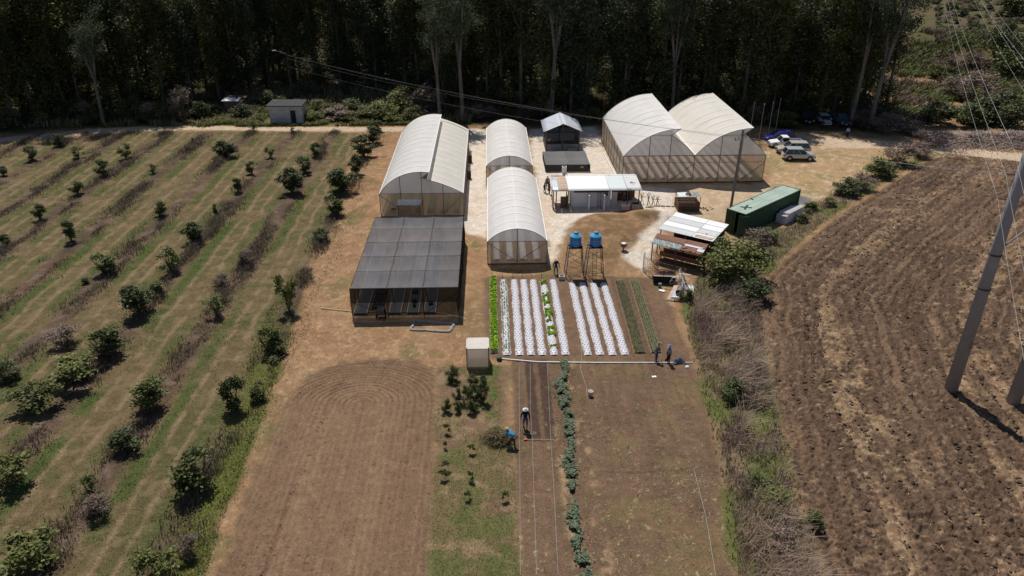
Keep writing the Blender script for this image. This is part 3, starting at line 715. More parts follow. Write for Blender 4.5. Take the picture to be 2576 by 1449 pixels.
def margin_grass():
    hp = POLY['hedge']; xs = [p[0] for p in hp]; ys = [p[1] for p in hp]
    n = 300000; pts = field_pts(n, (min(xs), max(xs), 25, max(ys)), rng); pts = pts[rng.uniform(size=len(pts)) < np.clip(60/pts[:, 1], .3, 1)]
    x, y = pts.T; sd = sdpoly(x, y, hp); cl = fbm(x, y, 1.3, 3, 3); big = fbm(x, y, 5, 2, 9)
    tall = (sd > .25+.5*(cl-.5)) & (cl > .40)
    core = sm(sd, .2, 1.6)
    south = (y < 62)
    t1 = tall & (rng.uniform(size=len(x)) < np.where(south, .40+.60*sm(big, .30, .42), .16+.5*sm(big, .55, .65)))
    h = (.7+1.25*core*sm(cl, .4, .62))*np.where(south, 1, .62)
    pr = (fbm(x, y, 2.2, 3, 19) > .5)
    scatter('tall_grass', pts[t1 & pr], h[t1 & pr], .032, m_tallgrass, 'tall dry straw coloured grass bent over between the plots and the ploughed field', 'tall grass', lean=.6, bend=.6, dirn=.4)
    scatter('tall_grass', pts[t1 & ~pr], h[t1 & ~pr]*.85, .032, m_tallpurple, 'tall purple brown grass between the plots and the ploughed field', 'tall grass', lean=.45, bend=.5)
    g1 = (sd > -.1) & ~t1 & (rng.uniform(size=len(x)) < .22)
    scatter('grass', pts[g1], .32, .06, m_turf2, 'short green grass at the foot of the tall dry grass', 'grass', lean=.7)
margin_grass()
def other_grass():
    # grass plot and yard tufts
    n = 60000; pts = field_pts(n, (-5, 1.3, 26, 50), rng); x, y = pts.T; s = sdpoly(x, y, POLY['sapling'])
    gq = sm(-y, -41, -30); m = (s > 0) & ((fbm(x, y, 3.0, 5, 11)+.35*gq > .56) | ((np.abs(x+.05) < .6) & (y > 41.5)))
    m &= rng.uniform(size=n) < .2; scatter('grass', pts[m], .10, .03, m_greengrass, 'short patchy green grass around the saplings', 'grass', lean=.8)
    n = 60000; pts = field_pts(n, (-30, -9, 25, 66), rng); x, y = pts.T; s = sdpoly(x, y, POLY['orchard'])
    m = (s > .1) & (s < 2.6) & view_ok(x, y) & (y < 60)
    scatter('grass', pts[m], .13, .05, m_verge, 'yellow green grass verge between the orchard and the tilled field', 'grass', lean=.7)
    n = 26000; pts = field_pts(n, (-20, 16, 49, 82), rng); x, y = pts.T
    bad = np.zeros(n, bool)
    for k in ('gravel1','gravel2','gravel3','plot','orchard','kiosk','hedge','tilled'): bad |= sdpoly(x, y, POLY[k]) > -.6
    m = ~bad & (fbm(x, y, 1.2, 3, 8) > .5)
    scatter('dry_grass', pts[m], .06, .03, m_straw, 'short dry straw coloured grass over the yard', 'dry grass', lean=1.0)
    n = 70000; pts = field_pts(n, (-80, 66, 117, 150), rng); x, y = pts.T
    ey = np.interp(x, [-100, -76, -62, -50, -40, -20, -8, 4, 16, 40, 50, 66], [119, 122, 128, 139, 146, 146, 133, 124.5, 124, 123, 122, 119])
    m = view_ok(x, y) & (y > ey-18*sm(-x, 0, 8)-2) & (y > 120.3) & (fbm(x, y, 3, 3, 6) > .43)
    q = rng.uniform(size=n) < .55
    scatter('undergrowth', pts[m & q], 1.0, .16, m_leaf_mid, 'green undergrowth along the front of the wood', 'undergrowth', lean=.6)
    scatter('undergrowth', pts[m & ~q], 1.15, .13, m_dry, 'dry brown undergrowth along the front of the wood', 'undergrowth', lean=.5)
    n = 26000; pts = field_pts(n, (-48, -6, 120, 131), rng); x, y = pts.T; m = (fbm(x, y, 2.5, 3, 61) > .42) & ~((x > -38) & (x < -30) & (y > 120.8) & (y < 127))
    scatter('undergrowth', pts[m], .55, .14, m_verge, 'bright yellow green weeds along the road behind the orchard', 'weeds', lean=1.0)
    # short turf over the whole orchard
    n = 90000; y = 26+70*rng.uniform(size=n)**1.6; x = -15-(.75*y+4)*rng.uniform(size=n); m = (sdpoly(x, y, POLY['orchard']) > .2) & view_ok(x, y)
    scatter('grass', np.stack([x, y], -1)[m], .06, .035, m_turf, 'short dry olive turf between the orchard rows', 'grass', lean=1.0)
    # rough scrub on the bank right of the wood
    n = 42000; pts = field_pts(n, (60, 120, 117, 178), rng); x, y = pts.T; m = view_ok(x, y, 6) & (y > 118+.04*(x-60)) & (fbm(x, y, 4, 3, 33) > .38); q = fbm(x, y, 6, 2, 35)+.2*rng.normal(size=n)*.5 > .5
    scatter('undergrowth', pts[m & q], 1.2, .2, m_leaf_mid, 'green scrub covering the bank at the right of the wood', 'scrub', lean=.6)
    scatter('undergrowth', pts[m & ~q], 1.3, .17, m_dry, 'straw brown scrub covering the bank at the right of the wood', 'scrub', lean=.6)
    # straw and stubble litter lying on the ploughed land and plot
    n = 60000; pts = field_pts(n, (12, 62, 26, 100), rng); x, y = pts.T; s = sdpoly(x, y, POLY['plough'])
    q = dline(x, y, PLL)+(fbm(x, y, 3.0, 5, 11)-.5)*1.0; n3 = fbm(x, y, 14, 4, 31)
    lane = fbm(q*.8, y*.03+n3*2, 1.0, 2, 17); m = (s > .2) & (lane+.5*(n3-.5)+.12*rng.normal(size=n) > .56)
    m &= rng.uniform(size=n) < .55; scatter('straw_litter', pts[m], .10, .045, m_straw, 'pale straw litter scattered over the ploughed field', 'straw', lean=2.2)
    n = 5200; pts = field_pts(n, (4, 14, 26, 48), rng); x, y = pts.T
    m = (sdpoly(x, y, POLY['plot']) > .2) & (rng.uniform(size=n) < .15+.85*sm(-y, -46, -32)*sm(fbm(x, y, 1.5, 3, 2), .45, .6)+.7*(np.abs(x-4.5) < .25))
    scatter('straw_litter', pts[m], .07, .03, m_straw, 'loose maize straw on the bare vegetable plot', 'straw', lean=2.4)
other_grass()
# creeping vine row
def vines():
    path = [(5.7,49),(5.6,47.5),(5.0,46),(5.15,44.5),(5.1,43.2),(5.35,42),(5.15,40.5),(5.2,39),(4.75,37.8),(4.95,36),(4.75,34.6),(4.75,33.4),(4.55,32),(4.7,30.5),(4.75,29),(4.8,27)]
    wid = [.25,.12,.36,.40,.2,.2,.26,.12,.3,.26,.08,.16,.28,.25,.3,.3]
    n = 15000; t = rng.uniform(0, len(path)-1.001, n); i = t.astype(int); f = t-i; pa = np.array(path); wd = np.array(wid)
    c = pa[i]*(1-f)[:, None]+pa[i+1]*f[:, None]; w_ = wd[i]*(1-f)+wd[i+1]*f
    x = c[:, 0]+rng.normal(0, .62, n)*w_; y = c[:, 1]+rng.normal(0, .1, n)
    keep = fbm(x, y, .45, 3, 4) > .47; x, y = x[keep], y[keep]
    p = np.stack([x, y, .05+.3*rng.uniform(size=len(x))**1.5], -1)
    V, F = leaf_quads(p, .14, .12, rng, 0, .93); me = np_mesh('vine_row', V, F, leafmat('vine_leaf', [(.035,.055,.028),(.065,.095,.05),(.10,.135,.075),(.15,.17,.10)], .1))
    tag(add_obj('vine_row', me), 'winding row of creeping green leafy vines across the bare plot', 'vines', kind='stuff')
vines()

def clods(name, n, box, polyname, smin, smax, mat, label, dens=None):
    p = field_pts(n, box, rng); x, y = p.T; m = (sdpoly(x, y, POLY[polyname]) > .15) & view_ok(x, y, 4)
    m &= fbm(x, y, 1.1, 3, 71)+.25*rng.normal(size=n)*.5 > .42
    x, y = x[m], y[m]; n = len(x); z = zof(x, y)+.02
    s = smin+(smax-smin)*rng.uniform(size=n)**3.2; o = np.array([[1,0,0],[0,1,0],[-1,0,0],[0,-1,0],[0,0,.75],[0,0,-.6]])
    V = o[None]*rng.uniform(.55, 1.3, (n, 6, 1))*s[:, None, None]+rng.normal(0, .16, (n, 6, 3))*s[:, None, None]
    th = rng.uniform(0, 6.28, n); c, q = np.cos(th)[:, None], np.sin(th)[:, None]; V = np.stack([V[..., 0]*c-V[..., 1]*q, V[..., 0]*q+V[..., 1]*c, V[..., 2]], -1)+np.stack([x, y, z], -1)[:, None]
    f = np.array([[0,1,4],[1,2,4],[2,3,4],[3,0,4],[1,0,5],[2,1,5],[3,2,5],[0,3,5]]); F = (np.arange(n)*6)[:, None, None]+f[None]
    tag(add_obj(name, np_mesh(name, V.reshape(-1, 3), F.reshape(-1, 3), mat)), label, 'soil clods', kind='stuff')
m_clod = leafmat('clod_soil', [(.075,.048,.034),(.115,.075,.052),(.16,.105,.073)], 0, .95); m_crumb = leafmat('crumb_soil', [(.11,.07,.045),(.17,.108,.068),(.25,.17,.11)], 0, .95)
clods('soil_clods', 120000, (15, 75, 25, 105), 'plough', .03, .20, m_clod, 'dark turned clods of earth over the ploughed field')
clods('soil_crumbs', 26000, (-18, -3, 25, 52), 'tilled', .015, .055, m_crumb, 'small crumbs of soil on the tilled field')
clods('soil_crumbs', 24000, (0, 15, 25, 64), 'plot', .015, .05, m_crumb, 'small crumbs of soil on the vegetable plot')
# ================================================================== GREENHOUSES
m_roof = film('greenhouse_film', (.90,.88,.865), clear=.07, trans=.34, scale=.6, var=.05, rough=.45)
m_roof2 = film('yellowed_greenhouse_film', (.90,.86,.79), clear=.07, trans=.34, scale=.5, var=.06, rough=.45)
m_gable = film('gable_film', (.74,.74,.76), clear=.14, trans=.55, scale=2.0, var=.10, stretch=(6,1,1.5))
m_mesh = film('insect_mesh', (.66,.55,.43), clear=.46, trans=.5, scale=2.0, var=.18, rough=.8, stretch=(5,5,.6))
m_hoop = M('white_hoop_strip', (.86,.84,.80), .5, .05, 3)
m_pipe = M('galvanised_pipe', (.16,.145,.13), .5, .3, 5, metal=.4)
m_skirt = M('dark_skirt_film', (.05,.045,.04), .7, .3, 4)
m_shadow_net = film('door_mesh', (.26,.215,.16), clear=.38, trans=.3, scale=3, var=.25, stretch=(5,5,.6))
m_wplastic = M('white_mulch_plastic', (.80,.79,.80), .35, .10, 6, bump=.5, detail=5)
m_white = M('white_paint', (.74,.73,.72), .6, .08, 3)
leafmat_solid = M('inside_foliage', (.055,.08,.025), .8, .4, 3, bump=1)
m_soil = M('bed_soil', (.17,.108,.068), .95, .3, 8, bump=.6)

def arc_pts(x0, z0, xm, zm, x1, z1, n=18):
    """circle arc through three points in the XZ plane"""
    ax, ay, bx, by, cx, cy = x0, z0, xm, zm, x1, z1
    d = 2*(ax*(by-cy)+bx*(cy-ay)+cx*(ay-by))
    ux = ((ax*ax+ay*ay)*(by-cy)+(bx*bx+by*by)*(cy-ay)+(cx*cx+cy*cy)*(ay-by))/d
    uy = ((ax*ax+ay*ay)*(cx-bx)+(bx*bx+by*by)*(ax-cx)+(cx*cx+cy*cy)*(bx-ax))/d
    r = math.hypot(ax-ux, ay-uy); a0 = math.atan2(ay-uy, ax-ux); a1 = math.atan2(cy-uy, cx-ux)
    if a1 > a0: a1 -= 2*math.pi
    return [(ux+r*math.cos(a0+(a1-a0)*i/n), uy+r*math.sin(a0+(a1-a0)*i/n)) for i in range(n+1)]
def roof_sheet(name, prof, y0, y1, mat, parent, ny=22, sag=.03, hoops=None, hoop_every=2.0):
    mb = MB(); n = len(prof)-1
    def fn(u, v):
        i = min(int(round(v*n)), n); x, z = prof[i]
        ph = (u*(y1-y0)/hoop_every) % 1.0
        return (x, y0+u*(y1-y0), z-sag*math.sin(math.pi*ph)*math.sin(math.pi*v)-.0)
    mb.grid(fn, ny*4, n); o = mb.build(name, mat, parent, True)
    return o
def hoops(name, prof, ys, mat, parent, r=.045, lift=.03):
    for y in ys:
        mb = MB(); w_ = r*1.6; n = len(prof)-1
        for k in range(n): (xa, za), (xb, zb) = prof[k], prof[k+1]; mb.quad((xa, y-w_, za+lift), (xb, y-w_, zb+lift), (xb, y+w_, zb+lift), (xa, y+w_, za+lift))
        mb.build(name, mat, parent, False).modifiers.new('thickness', 'SOLIDIFY').thickness = .01
def fillface(mb, prof, y, zb):
    """vertical sheet between a profile and a level line"""
    for (xa, za), (xb, zb2) in zip(prof[:-1], prof[1:]):
        mb.quad((xa, y, zb), (xb, y, zb), (xb, y, zb2), (xa, y, za))
    return mb
def crinkle_wall(name, p0, p1, z0, z1, mat, parent, amp=.03, nn=40):
    mb = MB(); L = math.hypot(p1[0]-p0[0], p1[1]-p0[1]); nx, ny = -(p1[1]-p0[1])/L, (p1[0]-p0[0])/L; ph = R_.uniform(0, 9)
    def fn(u, v):
        a = amp*(math.sin(u*L*3.1+ph)+.6*math.sin(u*L*7.3+ph*2))*math.sin(math.pi*min(v*1.1, 1))
        return (p0[0]+(p1[0]-p0[0])*u+nx*a, p0[1]+(p1[1]-p0[1])*u+ny*a, z0+(z1-z0)*v)
    mb.grid(fn, nn, 4); return mb.build(name, mat, parent, True)
def post(parent, x, y, z0, z1, r=.035, name='post', mat=None): return MB().tube([(x, y, z0), (x, y, z1)], r, 6).build(name, mat or m_pipe, parent)
def beam(parent, a, b, r=.03, name='brace', mat=None): return MB().tube([a, b], r, 5).build(name, mat or m_pipe, parent)
def yrange(a, b, st): return list(np.arange(a, b+.01, st))

def plant_row(parent, name, x, y0, y1, wdt, hgt, mat):
    mb = MB()
    def fn(u, v):
        a = math.pi*v; q = wdt/2*(1+.06*math.sin(u*37+x)); return (x-math.cos(a)*q, y0+(y1-y0)*u, .01+hgt*math.sin(a)**.7)
    mb.grid(fn, 30, 8); return mb.build(name, mat, parent, True)

# --- front and back tunnels
def tunnel(label, y0, y1, xl, xr, ez, az, dirt):
    t = thing('tunnel_greenhouse', label, 'greenhouse', ((xl+xr)/2, y0, 0), 0, 'greenhouses of the farm')
    prof = arc_pts(xl, ez, (xl+xr)/2, az, xr, ez); xc = (xl+xr)/2
    roof_sheet('roof', prof, y0, y1, m_roof, t)
    hoops('roof_hoop', prof, yrange(y0+.03, y1, 2.0), m_hoop, t)
    beam(t, (xc, y0, az+.035), (xc, y1, az+.035), .03, 'ridge_strip', m_hoop)
    for s, x in ((-1, xl), (1, xr)): beam(t, (x, y0, ez+.02), (x, y1, ez+.02), .045, 'gutter_strip', m_hoop)
    for yy, s in ((y0+.02, 1), (y1-.02, -1)):
        g = fillface(MB(), prof, yy, ez).build('gable', m_gable, t)
        crinkle_wall('end_wall', (xl, yy), (xr, yy), .05, ez, m_mesh, t)
        e = yy-.05*s
        MB().tube([(x, e, z) for x, z in prof], .03, 5).build('gable_rim', m_pipe, t)
        for x in (xl, xc, xr): post(t, x, e, 0, ez if x != xc else az)
        beam(t, (xl, e, ez), (xr, e, ez)); beam(t, (xl, e-.03*s, ez-.1), (xc, e-.03*s, .3)); beam(t, (xr, e-.03*s, ez-.1), (xc, e-.03*s, .3))
        for x in (xl+(xr-xl)*.27, xl+(xr-xl)*.73): post(t, x, e+.1*s, 0, ez, .015)
        beam(t, (xl, e, .07), (xr, e, .07), .05, 'base_strip', m_skirt)
    for x in (xl, xr):
        crinkle_wall('side_wall', (x, y0), (x, y1), .05, ez, m_mesh, t, nn=80)
        for y in yrange(y0+2, y1-1, 2.0): post(t, x+(.03 if x > xc else -.03), y, 0, ez, .025)
        beam(t, (x, y0, .07), (x, y1, .07), .05, 'base_strip', m_skirt)
    for i in range(4):
        x = xl+.9+(xr-xl-1.8)*i/3; plant_row(t, 'white_bed', x, y0+.8, y1-.8, .7, .22, m_wplastic)
    return t
tunnel('long white arched tunnel greenhouse in front, nearest the vegetable beds', 67.15, 86.3, -.42, 5.54, 2.52, 3.92, 0)
tunnel('arched tunnel greenhouse directly behind the front one, its back end in tree shade', 90.7, 108.6, -.56, 5.36, 2.6, 3.95, 0)

# --- twin roofed greenhouse on the left (one high vaulted roof overhanging a lower one)
def twin():
    y0, y1, xl, xr, ez = 80.25, 105.9, -12.82, -3.2, 2.85
    t = thing('twin_greenhouse', 'greenhouse with a high left vault overhanging a lower right roof, beside the fruit trees', 'greenhouse', (-8, y0, 0), 0, 'greenhouses of the farm')
    A = arc_pts(xl, ez, -10.28, 4.99, -7.0, 5.36, 16); B = arc_pts(-7.25, 4.52, -5.52, 3.97, xr, ez, 10)
    roof_sheet('high_roof', A, y0, y1, m_roof, t, 26); roof_sheet('low_roof', B, y0, y1+1.3, m_roof2, t, 26)
    hoops('roof_hoop', A, yrange(y0+.03, y1, 2.0), m_hoop, t); hoops('roof_hoop', B, yrange(y0+.03, y1+1.2, 2.0), m_hoop, t)
    beam(t, (-7, y0, 5.39), (-7, y1, 5.39), .05, 'ridge_strip', m_hoop); beam(t, (xr, y0, ez), (xr, y1+1.3, ez), .05, 'gutter_strip', m_hoop); beam(t, (xl, y0, ez), (xl, y1, ez), .05, 'gutter_strip', m_hoop)
    beam(t, (-7.25, y0, 4.55), (-7.25, y1, 4.55), .05, 'gutter_strip', m_hoop)
    v = crinkle_wall('vent_mesh', (-7.9, y0), (-7.9, y1), 4.45, 5.45, film('vent_opening_mesh', (.07,.06,.055), clear=.3, trans=.1), t, nn=60)
    for y in yrange(y0, y1, 2.0): beam(t, (-7.95, y, 4.64), (-7.03, y, 5.36), .025)
    for yy, s in ((y0+.02, 1), (y1-.02, -1)):
        P1 = [p for p in A if p[0] < -7.93]+[(-7.93, 5.5)]
        fillface(MB(), P1, yy, ez).build('gable', m_gable, t)
        fillface(MB(), [(-7.93, 4.66)]+B, yy, ez).build('gable', m_gable, t)
        MB().poly([(-7.93, yy, 4.66), (-7.03, yy, 5.33), (-7.5, yy, 5.44), (-7.93, yy, 5.45)]).build('gable', m_gable, t)
        crinkle_wall('end_wall', (xl, yy), (xr, yy), .05, ez, m_mesh, t)
        e = yy-.05*s
        for pr in (A, B): MB().tube([(x, e, z) for x, z in pr], .03, 5).build('gable_rim', m_pipe, t)
        for x, z in ((xl, ez), (-10.4, 4.9), (-7.93, 5.45), (-5.52, 3.95), (xr, ez)): post(t, x, e, 0, z)
        beam(t, (xl, e, ez), (xr, e, ez)); beam(t, (xl, e-.03*s, ez-.15), (-10.5, e-.03*s, .9)); beam(t, (xr, e-.03*s, ez-.15), (-5.4, e-.03*s, .5))
        beam(t, (xl, e, .07), (xr, e, .07), .06, 'base_strip', m_skirt)
    for x, ye in ((xl, y1), (xr, y1+1.3)):
        crinkle_wall('side_wall', (x, y0), (x, ye), .05, ez, m_mesh, t, nn=90)
        for y in yrange(y0+2, ye-1, 2.0): post(t, x+(.03 if x > -8 else -.03), y, 0, ez, .025)
        beam(t, (x, y0, .07), (x, ye, .07), .05, 'base_strip', m_skirt)
    # entrance porch
    p = MB().slab([(-10.72, y0-1.25, 1.98), (-8.1, y0-1.25, 1.9), (-8.1, y0-.06, 2.1), (-10.72, y0-.06, 2.18)], .04).build('porch_roof', m_roof, t)
    crinkle_wall('porch_wall', (-10.68, y0-1.2), (-8.15, y0-1.2), .05, 1.93, m_shadow_net, t, nn=12)
    for x in (-10.66, -8.15): crinkle_wall('porch_wall', (x, y0-1.2), (x, y0-.07), .05, 1.95, m_shadow_net, t, nn=8); post(t, x, y0-1.22, 0, 1.95, .05)
    MB().box((-11.3, y0-.09, 1.0), (.55, .02, .22)).build('wall_label', M('faded_brown_card', (.17,.10,.06), .8), t)
    for i in range(6): plant_row(t, 'plant_row', xl+1.2+i*1.5, y0+1, y1-1, .8, .5, leafmat_solid)
    for y in (93.4, 100.2): MB().box((-2.86, y, .55), (.5, .5, 1.1)).build('cooler_box', m_skirt, t)

twin()

# --- large double greenhouse with saw tooth ridges
def big():
    y0, y1, xl, W, ez = 91.0, 110.2, 17.1, 9.22, 3.64
    t = thing('double_greenhouse', 'largest greenhouse, two tall pointed white vaults with mesh front wall', 'greenhouse', (26.3, y0, 0), 0, 'greenhouses of the farm')
    xr = xl+2*W
    for k in range(2):
        o = xl+k*W; ax, cx, vx = o+7.08, o+5.95, o+W
        A = arc_pts(o, ez, o+3.27, 6.29, ax, 7.17, 18); m = m_roof if k == 0 else m_roof2
        roof_sheet('roof', A, y0, y1, m, t, 20, .04); hoops('roof_hoop', A, yrange(y0+.03, y1, 2.4), m_hoop, t, .055)
        beam(t, (ax, y0, 7.2), (ax, y1, 7.2), .05, 'ridge_strip', m_hoop)
        Bp = [(cx, 6.33), (cx+1.1, 5.6), (cx+2.2, 4.75), (vx, ez)]
        roof_sheet('back_slope', Bp, y0, y1, m_roof2, t, 20, .03)
        crinkle_wall('vent_mesh', (cx, y0), (cx, y1), 6.33, 7.05, m_shadow_net, t, nn=50)
        beam(t, (vx, y0, ez+.03), (vx, y1, ez+.03), .07, 'gutter_strip', m_hoop)
        for y in yrange(y0, y1, 2.4): beam(t, (cx, y, 6.33), (ax-.03, y, 7.15), .03)
        for yy, s in ((y0+.02, 1), (y1-.02, -1)):
            P1 = [p for p in A if p[0] < cx]+[(cx, 7.05)]
            fillface(MB(), P1, yy, ez).build('gable', m_gable, t); fillface(MB(), Bp, yy, ez).build('gable', m_gable, t)
            MB().poly([(cx, yy, 6.33), (ax-.04, yy, 7.13), (cx+.4, yy, 7.12), (cx, yy, 7.05)]).build('gable', m_gable, t)
            e = yy-.05*s
            MB().tube([(x, e, z) for x, z in A], .035, 5).build('gable_rim', m_pipe, t)
            MB().tube([(x, e, z) for x, z in Bp], .035, 5).build('gable_rim', m_pipe, t)
            beam(t, (cx, e, 6.33), (ax-.03, e, 7.15), .03); beam(t, (o+3.27, e, 6.27), (cx, e, 6.3), .03)
            for x, z in ((o, ez), (o+3.27, 6.27), (cx, 6.33)): post(t, x, e, 0, z, .045)
    for yy, s in ((y0+.02, 1), (y1-.02, -1)):
        e = yy-.05*s; post(t, xr, e, 0, ez, .045)
        crinkle_wall('end_wall', (xl, yy), (xr, yy), .05, ez, m_mesh, t, .02, 60)
        for z, r in ((ez, .05), (2.72, .035)): beam(t, (xl, e, z), (xr, e, z), r)
        beam(t, (xl, e, .06), (xr, e, .06), .06, 'base_strip', m_skirt)
        for a, b in ((xl, xl+3.27), (xl+W, xl+5.95), (xl+W, xl+W+3.27), (xr, xl+W+5.95)): beam(t, (a, e-.04*s, 2.6), (b, e-.04*s, .1), .035)
    for x in (xl, xr):
        crinkle_wall('side_wall', (x, y0), (x, y1), .05, ez, m_mesh, t, .04, 80)
        for y in yrange(y0+2.4, y1-1, 2.4): post(t, x+(.04 if x > 20 else -.04), y, 0, ez, .035)
        beam(t, (x, y0, .06), (x, y1, .06), .06, 'base_strip', m_skirt)
    for i in range(15): plant_row(t, 'white_bed', xl+.9+i*1.19, y0+1.2, y1-1, .62, .28, m_wplastic)
    beam(t, (xl-.35, 91.2, .12), (xl-.6, 104, .12), .07, 'side_pipe', m_hoop)
big()

# --- black shade net house
m_net = film('black_shade_net', (.155,.155,.17), clear=.24, trans=.10, scale=.55, var=.25, rough=.9, c2=(.20,.19,.195), stretch=(1,.35,1))
m_netdark = film('black_net_wall', (.012,.011,.012), clear=.40, trans=.05, scale=2, var=.3, rough=.9)
m_netband = film('black_net_doubled', (.008,.007,.008), clear=.13, trans=.05, scale=2, var=.3, rough=.9)
m_black = M('black_pipe', (.015,.014,.014), .7, .3)
m_dpipe = M('dark_pipe', (.05,.042,.038), .6, .3)
def nethouse():
    xs = [-12.35, -9.2, -6.06, -2.98]; ys = [56.75, 60.05, 63.2, 66.5, 69.8, 73.0]; H = 2.9
    t = thing('shade_net_house', 'large low house of black shade net in front of the twin roofed greenhouse', 'shade house', (-7.7, 56.75, 0))
    mb = MB()
    def fn(u, v):
        x = xs[0]+(xs[-1]-xs[0])*v; y = ys[0]+(ys[-1]-ys[0])*u
        fx = np.interp(x, xs, range(4)) % 1; fy = np.interp(y, ys, range(6)) % 1
        return (x, y, H-.20*math.sin(math.pi*fy)-.10*math.sin(math.pi*fx)*math.sin(math.pi*fy)-.05*math.sin(math.pi*fx)+.01*math.sin(x*9))
    mb.grid(fn, 60, 36); o = mb.build('roof_net', m_net, t, True)
    for y in ys: beam(t, (xs[0], y, H+.02), (xs[-1], y, H+.02), .02, 'roof_wire', m_dpipe)
    for x in xs[1:-1]: beam(t, (x, ys[0], H+.0), (x, ys[-1], H+.0), .018, 'roof_wire', m_black)
    for x in xs:
        for y in ys: post(t, x, y, 0, H, .035, mat=m_black)
    y = ys[0]
    def wall(name, a, b, z0, z1, mat, nn=30, amp=.06): crinkle_wall(name, a, b, z0, z1, mat, t, amp, nn)
    wall('front_net', (xs[0], y-.03), (xs[-1], y-.03), .15, 1.55, m_netdark); wall('front_net_band', (xs[0], y-.05), (xs[-1], y-.05), 1.5, H, m_netband, 30, .03)
    wall('back_net', (xs[0], ys[-1]), (xs[-1], ys[-1]), .1, H, m_netdark)
    wall('side_net', (xs[0], y), (xs[0], ys[-1]), .05, H, m_netdark, 60, .1); wall('side_net', (xs[-1], y), (xs[-1]+.05, ys[-1]), .05, H, m_netband, 60, .14)
    beam(t, (xs[0], y-.06, H), (xs[-1], y-.06, H), .035, 'edge_bar', m_black)
    for a, b in (((xs[0], 1.6), (xs[1], .1)), ((xs[-1], 2.4), (xs[2], .3))): beam(t, (a[0], y-.08, a[1]), (b[0], y-.08, b[1]), .025, mat=m_black)
nethouse()
def net_inside():
    m_tray = M('seedling_tray_black', (.018,.015,.014), .6, .4, 20); m_grey = M('grey_ground_cloth', (.20,.205,.22), .8, .15, 4)
    g = 'seedling beds under the shade net'
    for x, w_, m, n in ((-11.75, 1.1, m_grey, 'left'), (-8.7, 1.0, m_grey, 'middle'), (-7.1, .95, m_grey, 'right middle'), (-5.6, .95, m_grey, 'right')):
        o = MB().box((x, 64.75, .10), (w_, 15.1, .16)).build('nursery_bed', m, None, False, (x, 65.2, 0)); tag(o, f'low grey cloth covered nursery bed under the black net, {n} one', 'nursery bed', g)
        f = MB()
        for s in (-1, 1): f.box((x+s*(w_/2+.03), 64.75, .12), (.05, 15.2, .22))
        f.build('bed_board', m_hoop, o)
    t = thing('seedling_tray_block', 'block of black seedling trays standing under the shade net', 'trays', (-10.4, 58.4, 0))
    for i in range(4):
        for j in range(5): MB().box((-10.78+i*.27, 58.4+j*.5, .16), (.22, .44, .14), 0, .9).build('tray', m_tray, t)
    MB().box((-10.4, 62.8, .14), (1.1, 4, .2)).build('tray_row', m_tray, t)
    for x, y, s, n in ((-7.05, 58.3, .32, 'small'), (-7.1, 59.2, .5, 'larger'), (-5.6, 58.7, .45, 'right hand'), (-7.2, 61.0, .6, 'rearmost')):
        o = MB().box((x, y, .3), (s, s, .25), .1, .85).build('black_crate', m_tray, None, False, (x, y, 0)); tag(o, f'{n} black crate on a nursery bed under the shade net', 'crate', 'black crates under the net')
net_inside()

# --- white booth
def booth():
    x0, x1, y0, y1, h = -2.07, -.36, 48.45, 49.9, 1.8
    t = thing('net_booth', 'small upright booth wrapped in white net beside the lettuce bed', 'booth', (-1.2, y0, 0))
    ms = film('cream_net', (.82,.73,.62), clear=.12, trans=.6, scale=2, var=.15, c2=(.62,.56,.50)); mt = film('white_cloth_top', (.86,.82,.76), clear=.15, trans=.35, scale=3, var=.08)
    MB().grid(lambda u, v: (x0-.05+(x1-x0+.1)*v, y0-.05+(y1-y0+.1)*u, h+.10*u-.05*math.sin(math.pi*u)*math.sin(math.pi*v)), 8, 8).build('top_cloth', mt, t, True)
    for a, b in (((x0, y0), (x1, y0)), ((x0, y1), (x1, y1)), ((x0, y0), (x0, y1)), ((x1, y0), (x1, y1))): crinkle_wall('side_cloth', a, b, .12, h, ms, t, .02, 16)
    mw = M('weathered_stake', (.14,.10,.07), .9)
    for x in (x0, x1):
        for y in (y0, y1): post(t, x, y-.03, 0, h+.12, .035, 'stake', mw)
    beam(t, (x0-.1, y0-.05, h), (x1+.1, y0-.05, h), .025, 'rail', mw)
booth()

# ================================================================== PLANTING BEDS
def hole_mat():
    m = M('punched_white_plastic', (.58,.565,.60), .35, .10, 6, bump=.6); t = m.node_tree; N = t.nodes; L = t.links; b = N['Principled BSDF']
    src = b.inputs['Base Color'].links[0].from_socket
    tc = N.new('ShaderNodeTexCoord'); sp = N.new('ShaderNodeSeparateXYZ'); L.new(tc.outputs['Object'], sp.inputs[0])
    def op(o, a, bb=None, c=None):
        q = N.new('ShaderNodeMath'); q.operation = o
        for i, v in enumerate((a, bb, c)):
            if v is None: continue
            if isinstance(v, (int, float)): q.inputs[i].default_value = v
            else: L.new(v, q.inputs[i])
        return q.outputs[0]
    yy = op('DIVIDE', sp.outputs['Y'], .30); row = op('FLOOR', yy); odd = op('MODULO', op('ABSOLUTE', row), 2.0)
    xx = op('ADD', op('DIVIDE', sp.outputs['X'], .24), op('MULTIPLY', odd, .5))
    fx = op('SUBTRACT', op('FRACT', xx), .5); fy = op('SUBTRACT', op('FRACT', yy), .5)
    d = op('SQRT', op('ADD', op('POWER', op('MULTIPLY', fx, .24), 2.0), op('POWER', op('MULTIPLY', fy, .30), 2.0)))
    inb = op('LESS_THAN', op('ABSOLUTE', sp.outputs['X']), .30)
    hole = op('MULTIPLY', op('LESS_THAN', d, .056), inb)
    mx = N.new('ShaderNodeMixRGB'); L.new(hole, mx.inputs[0]); L.new(src, mx.inputs[1]); mx.inputs[2].default_value = (.045, .045, .05, 1); L.new(mx.outputs[0], b.inputs['Base Color'])
    return m
m_holes = hole_mat()
BW = .30
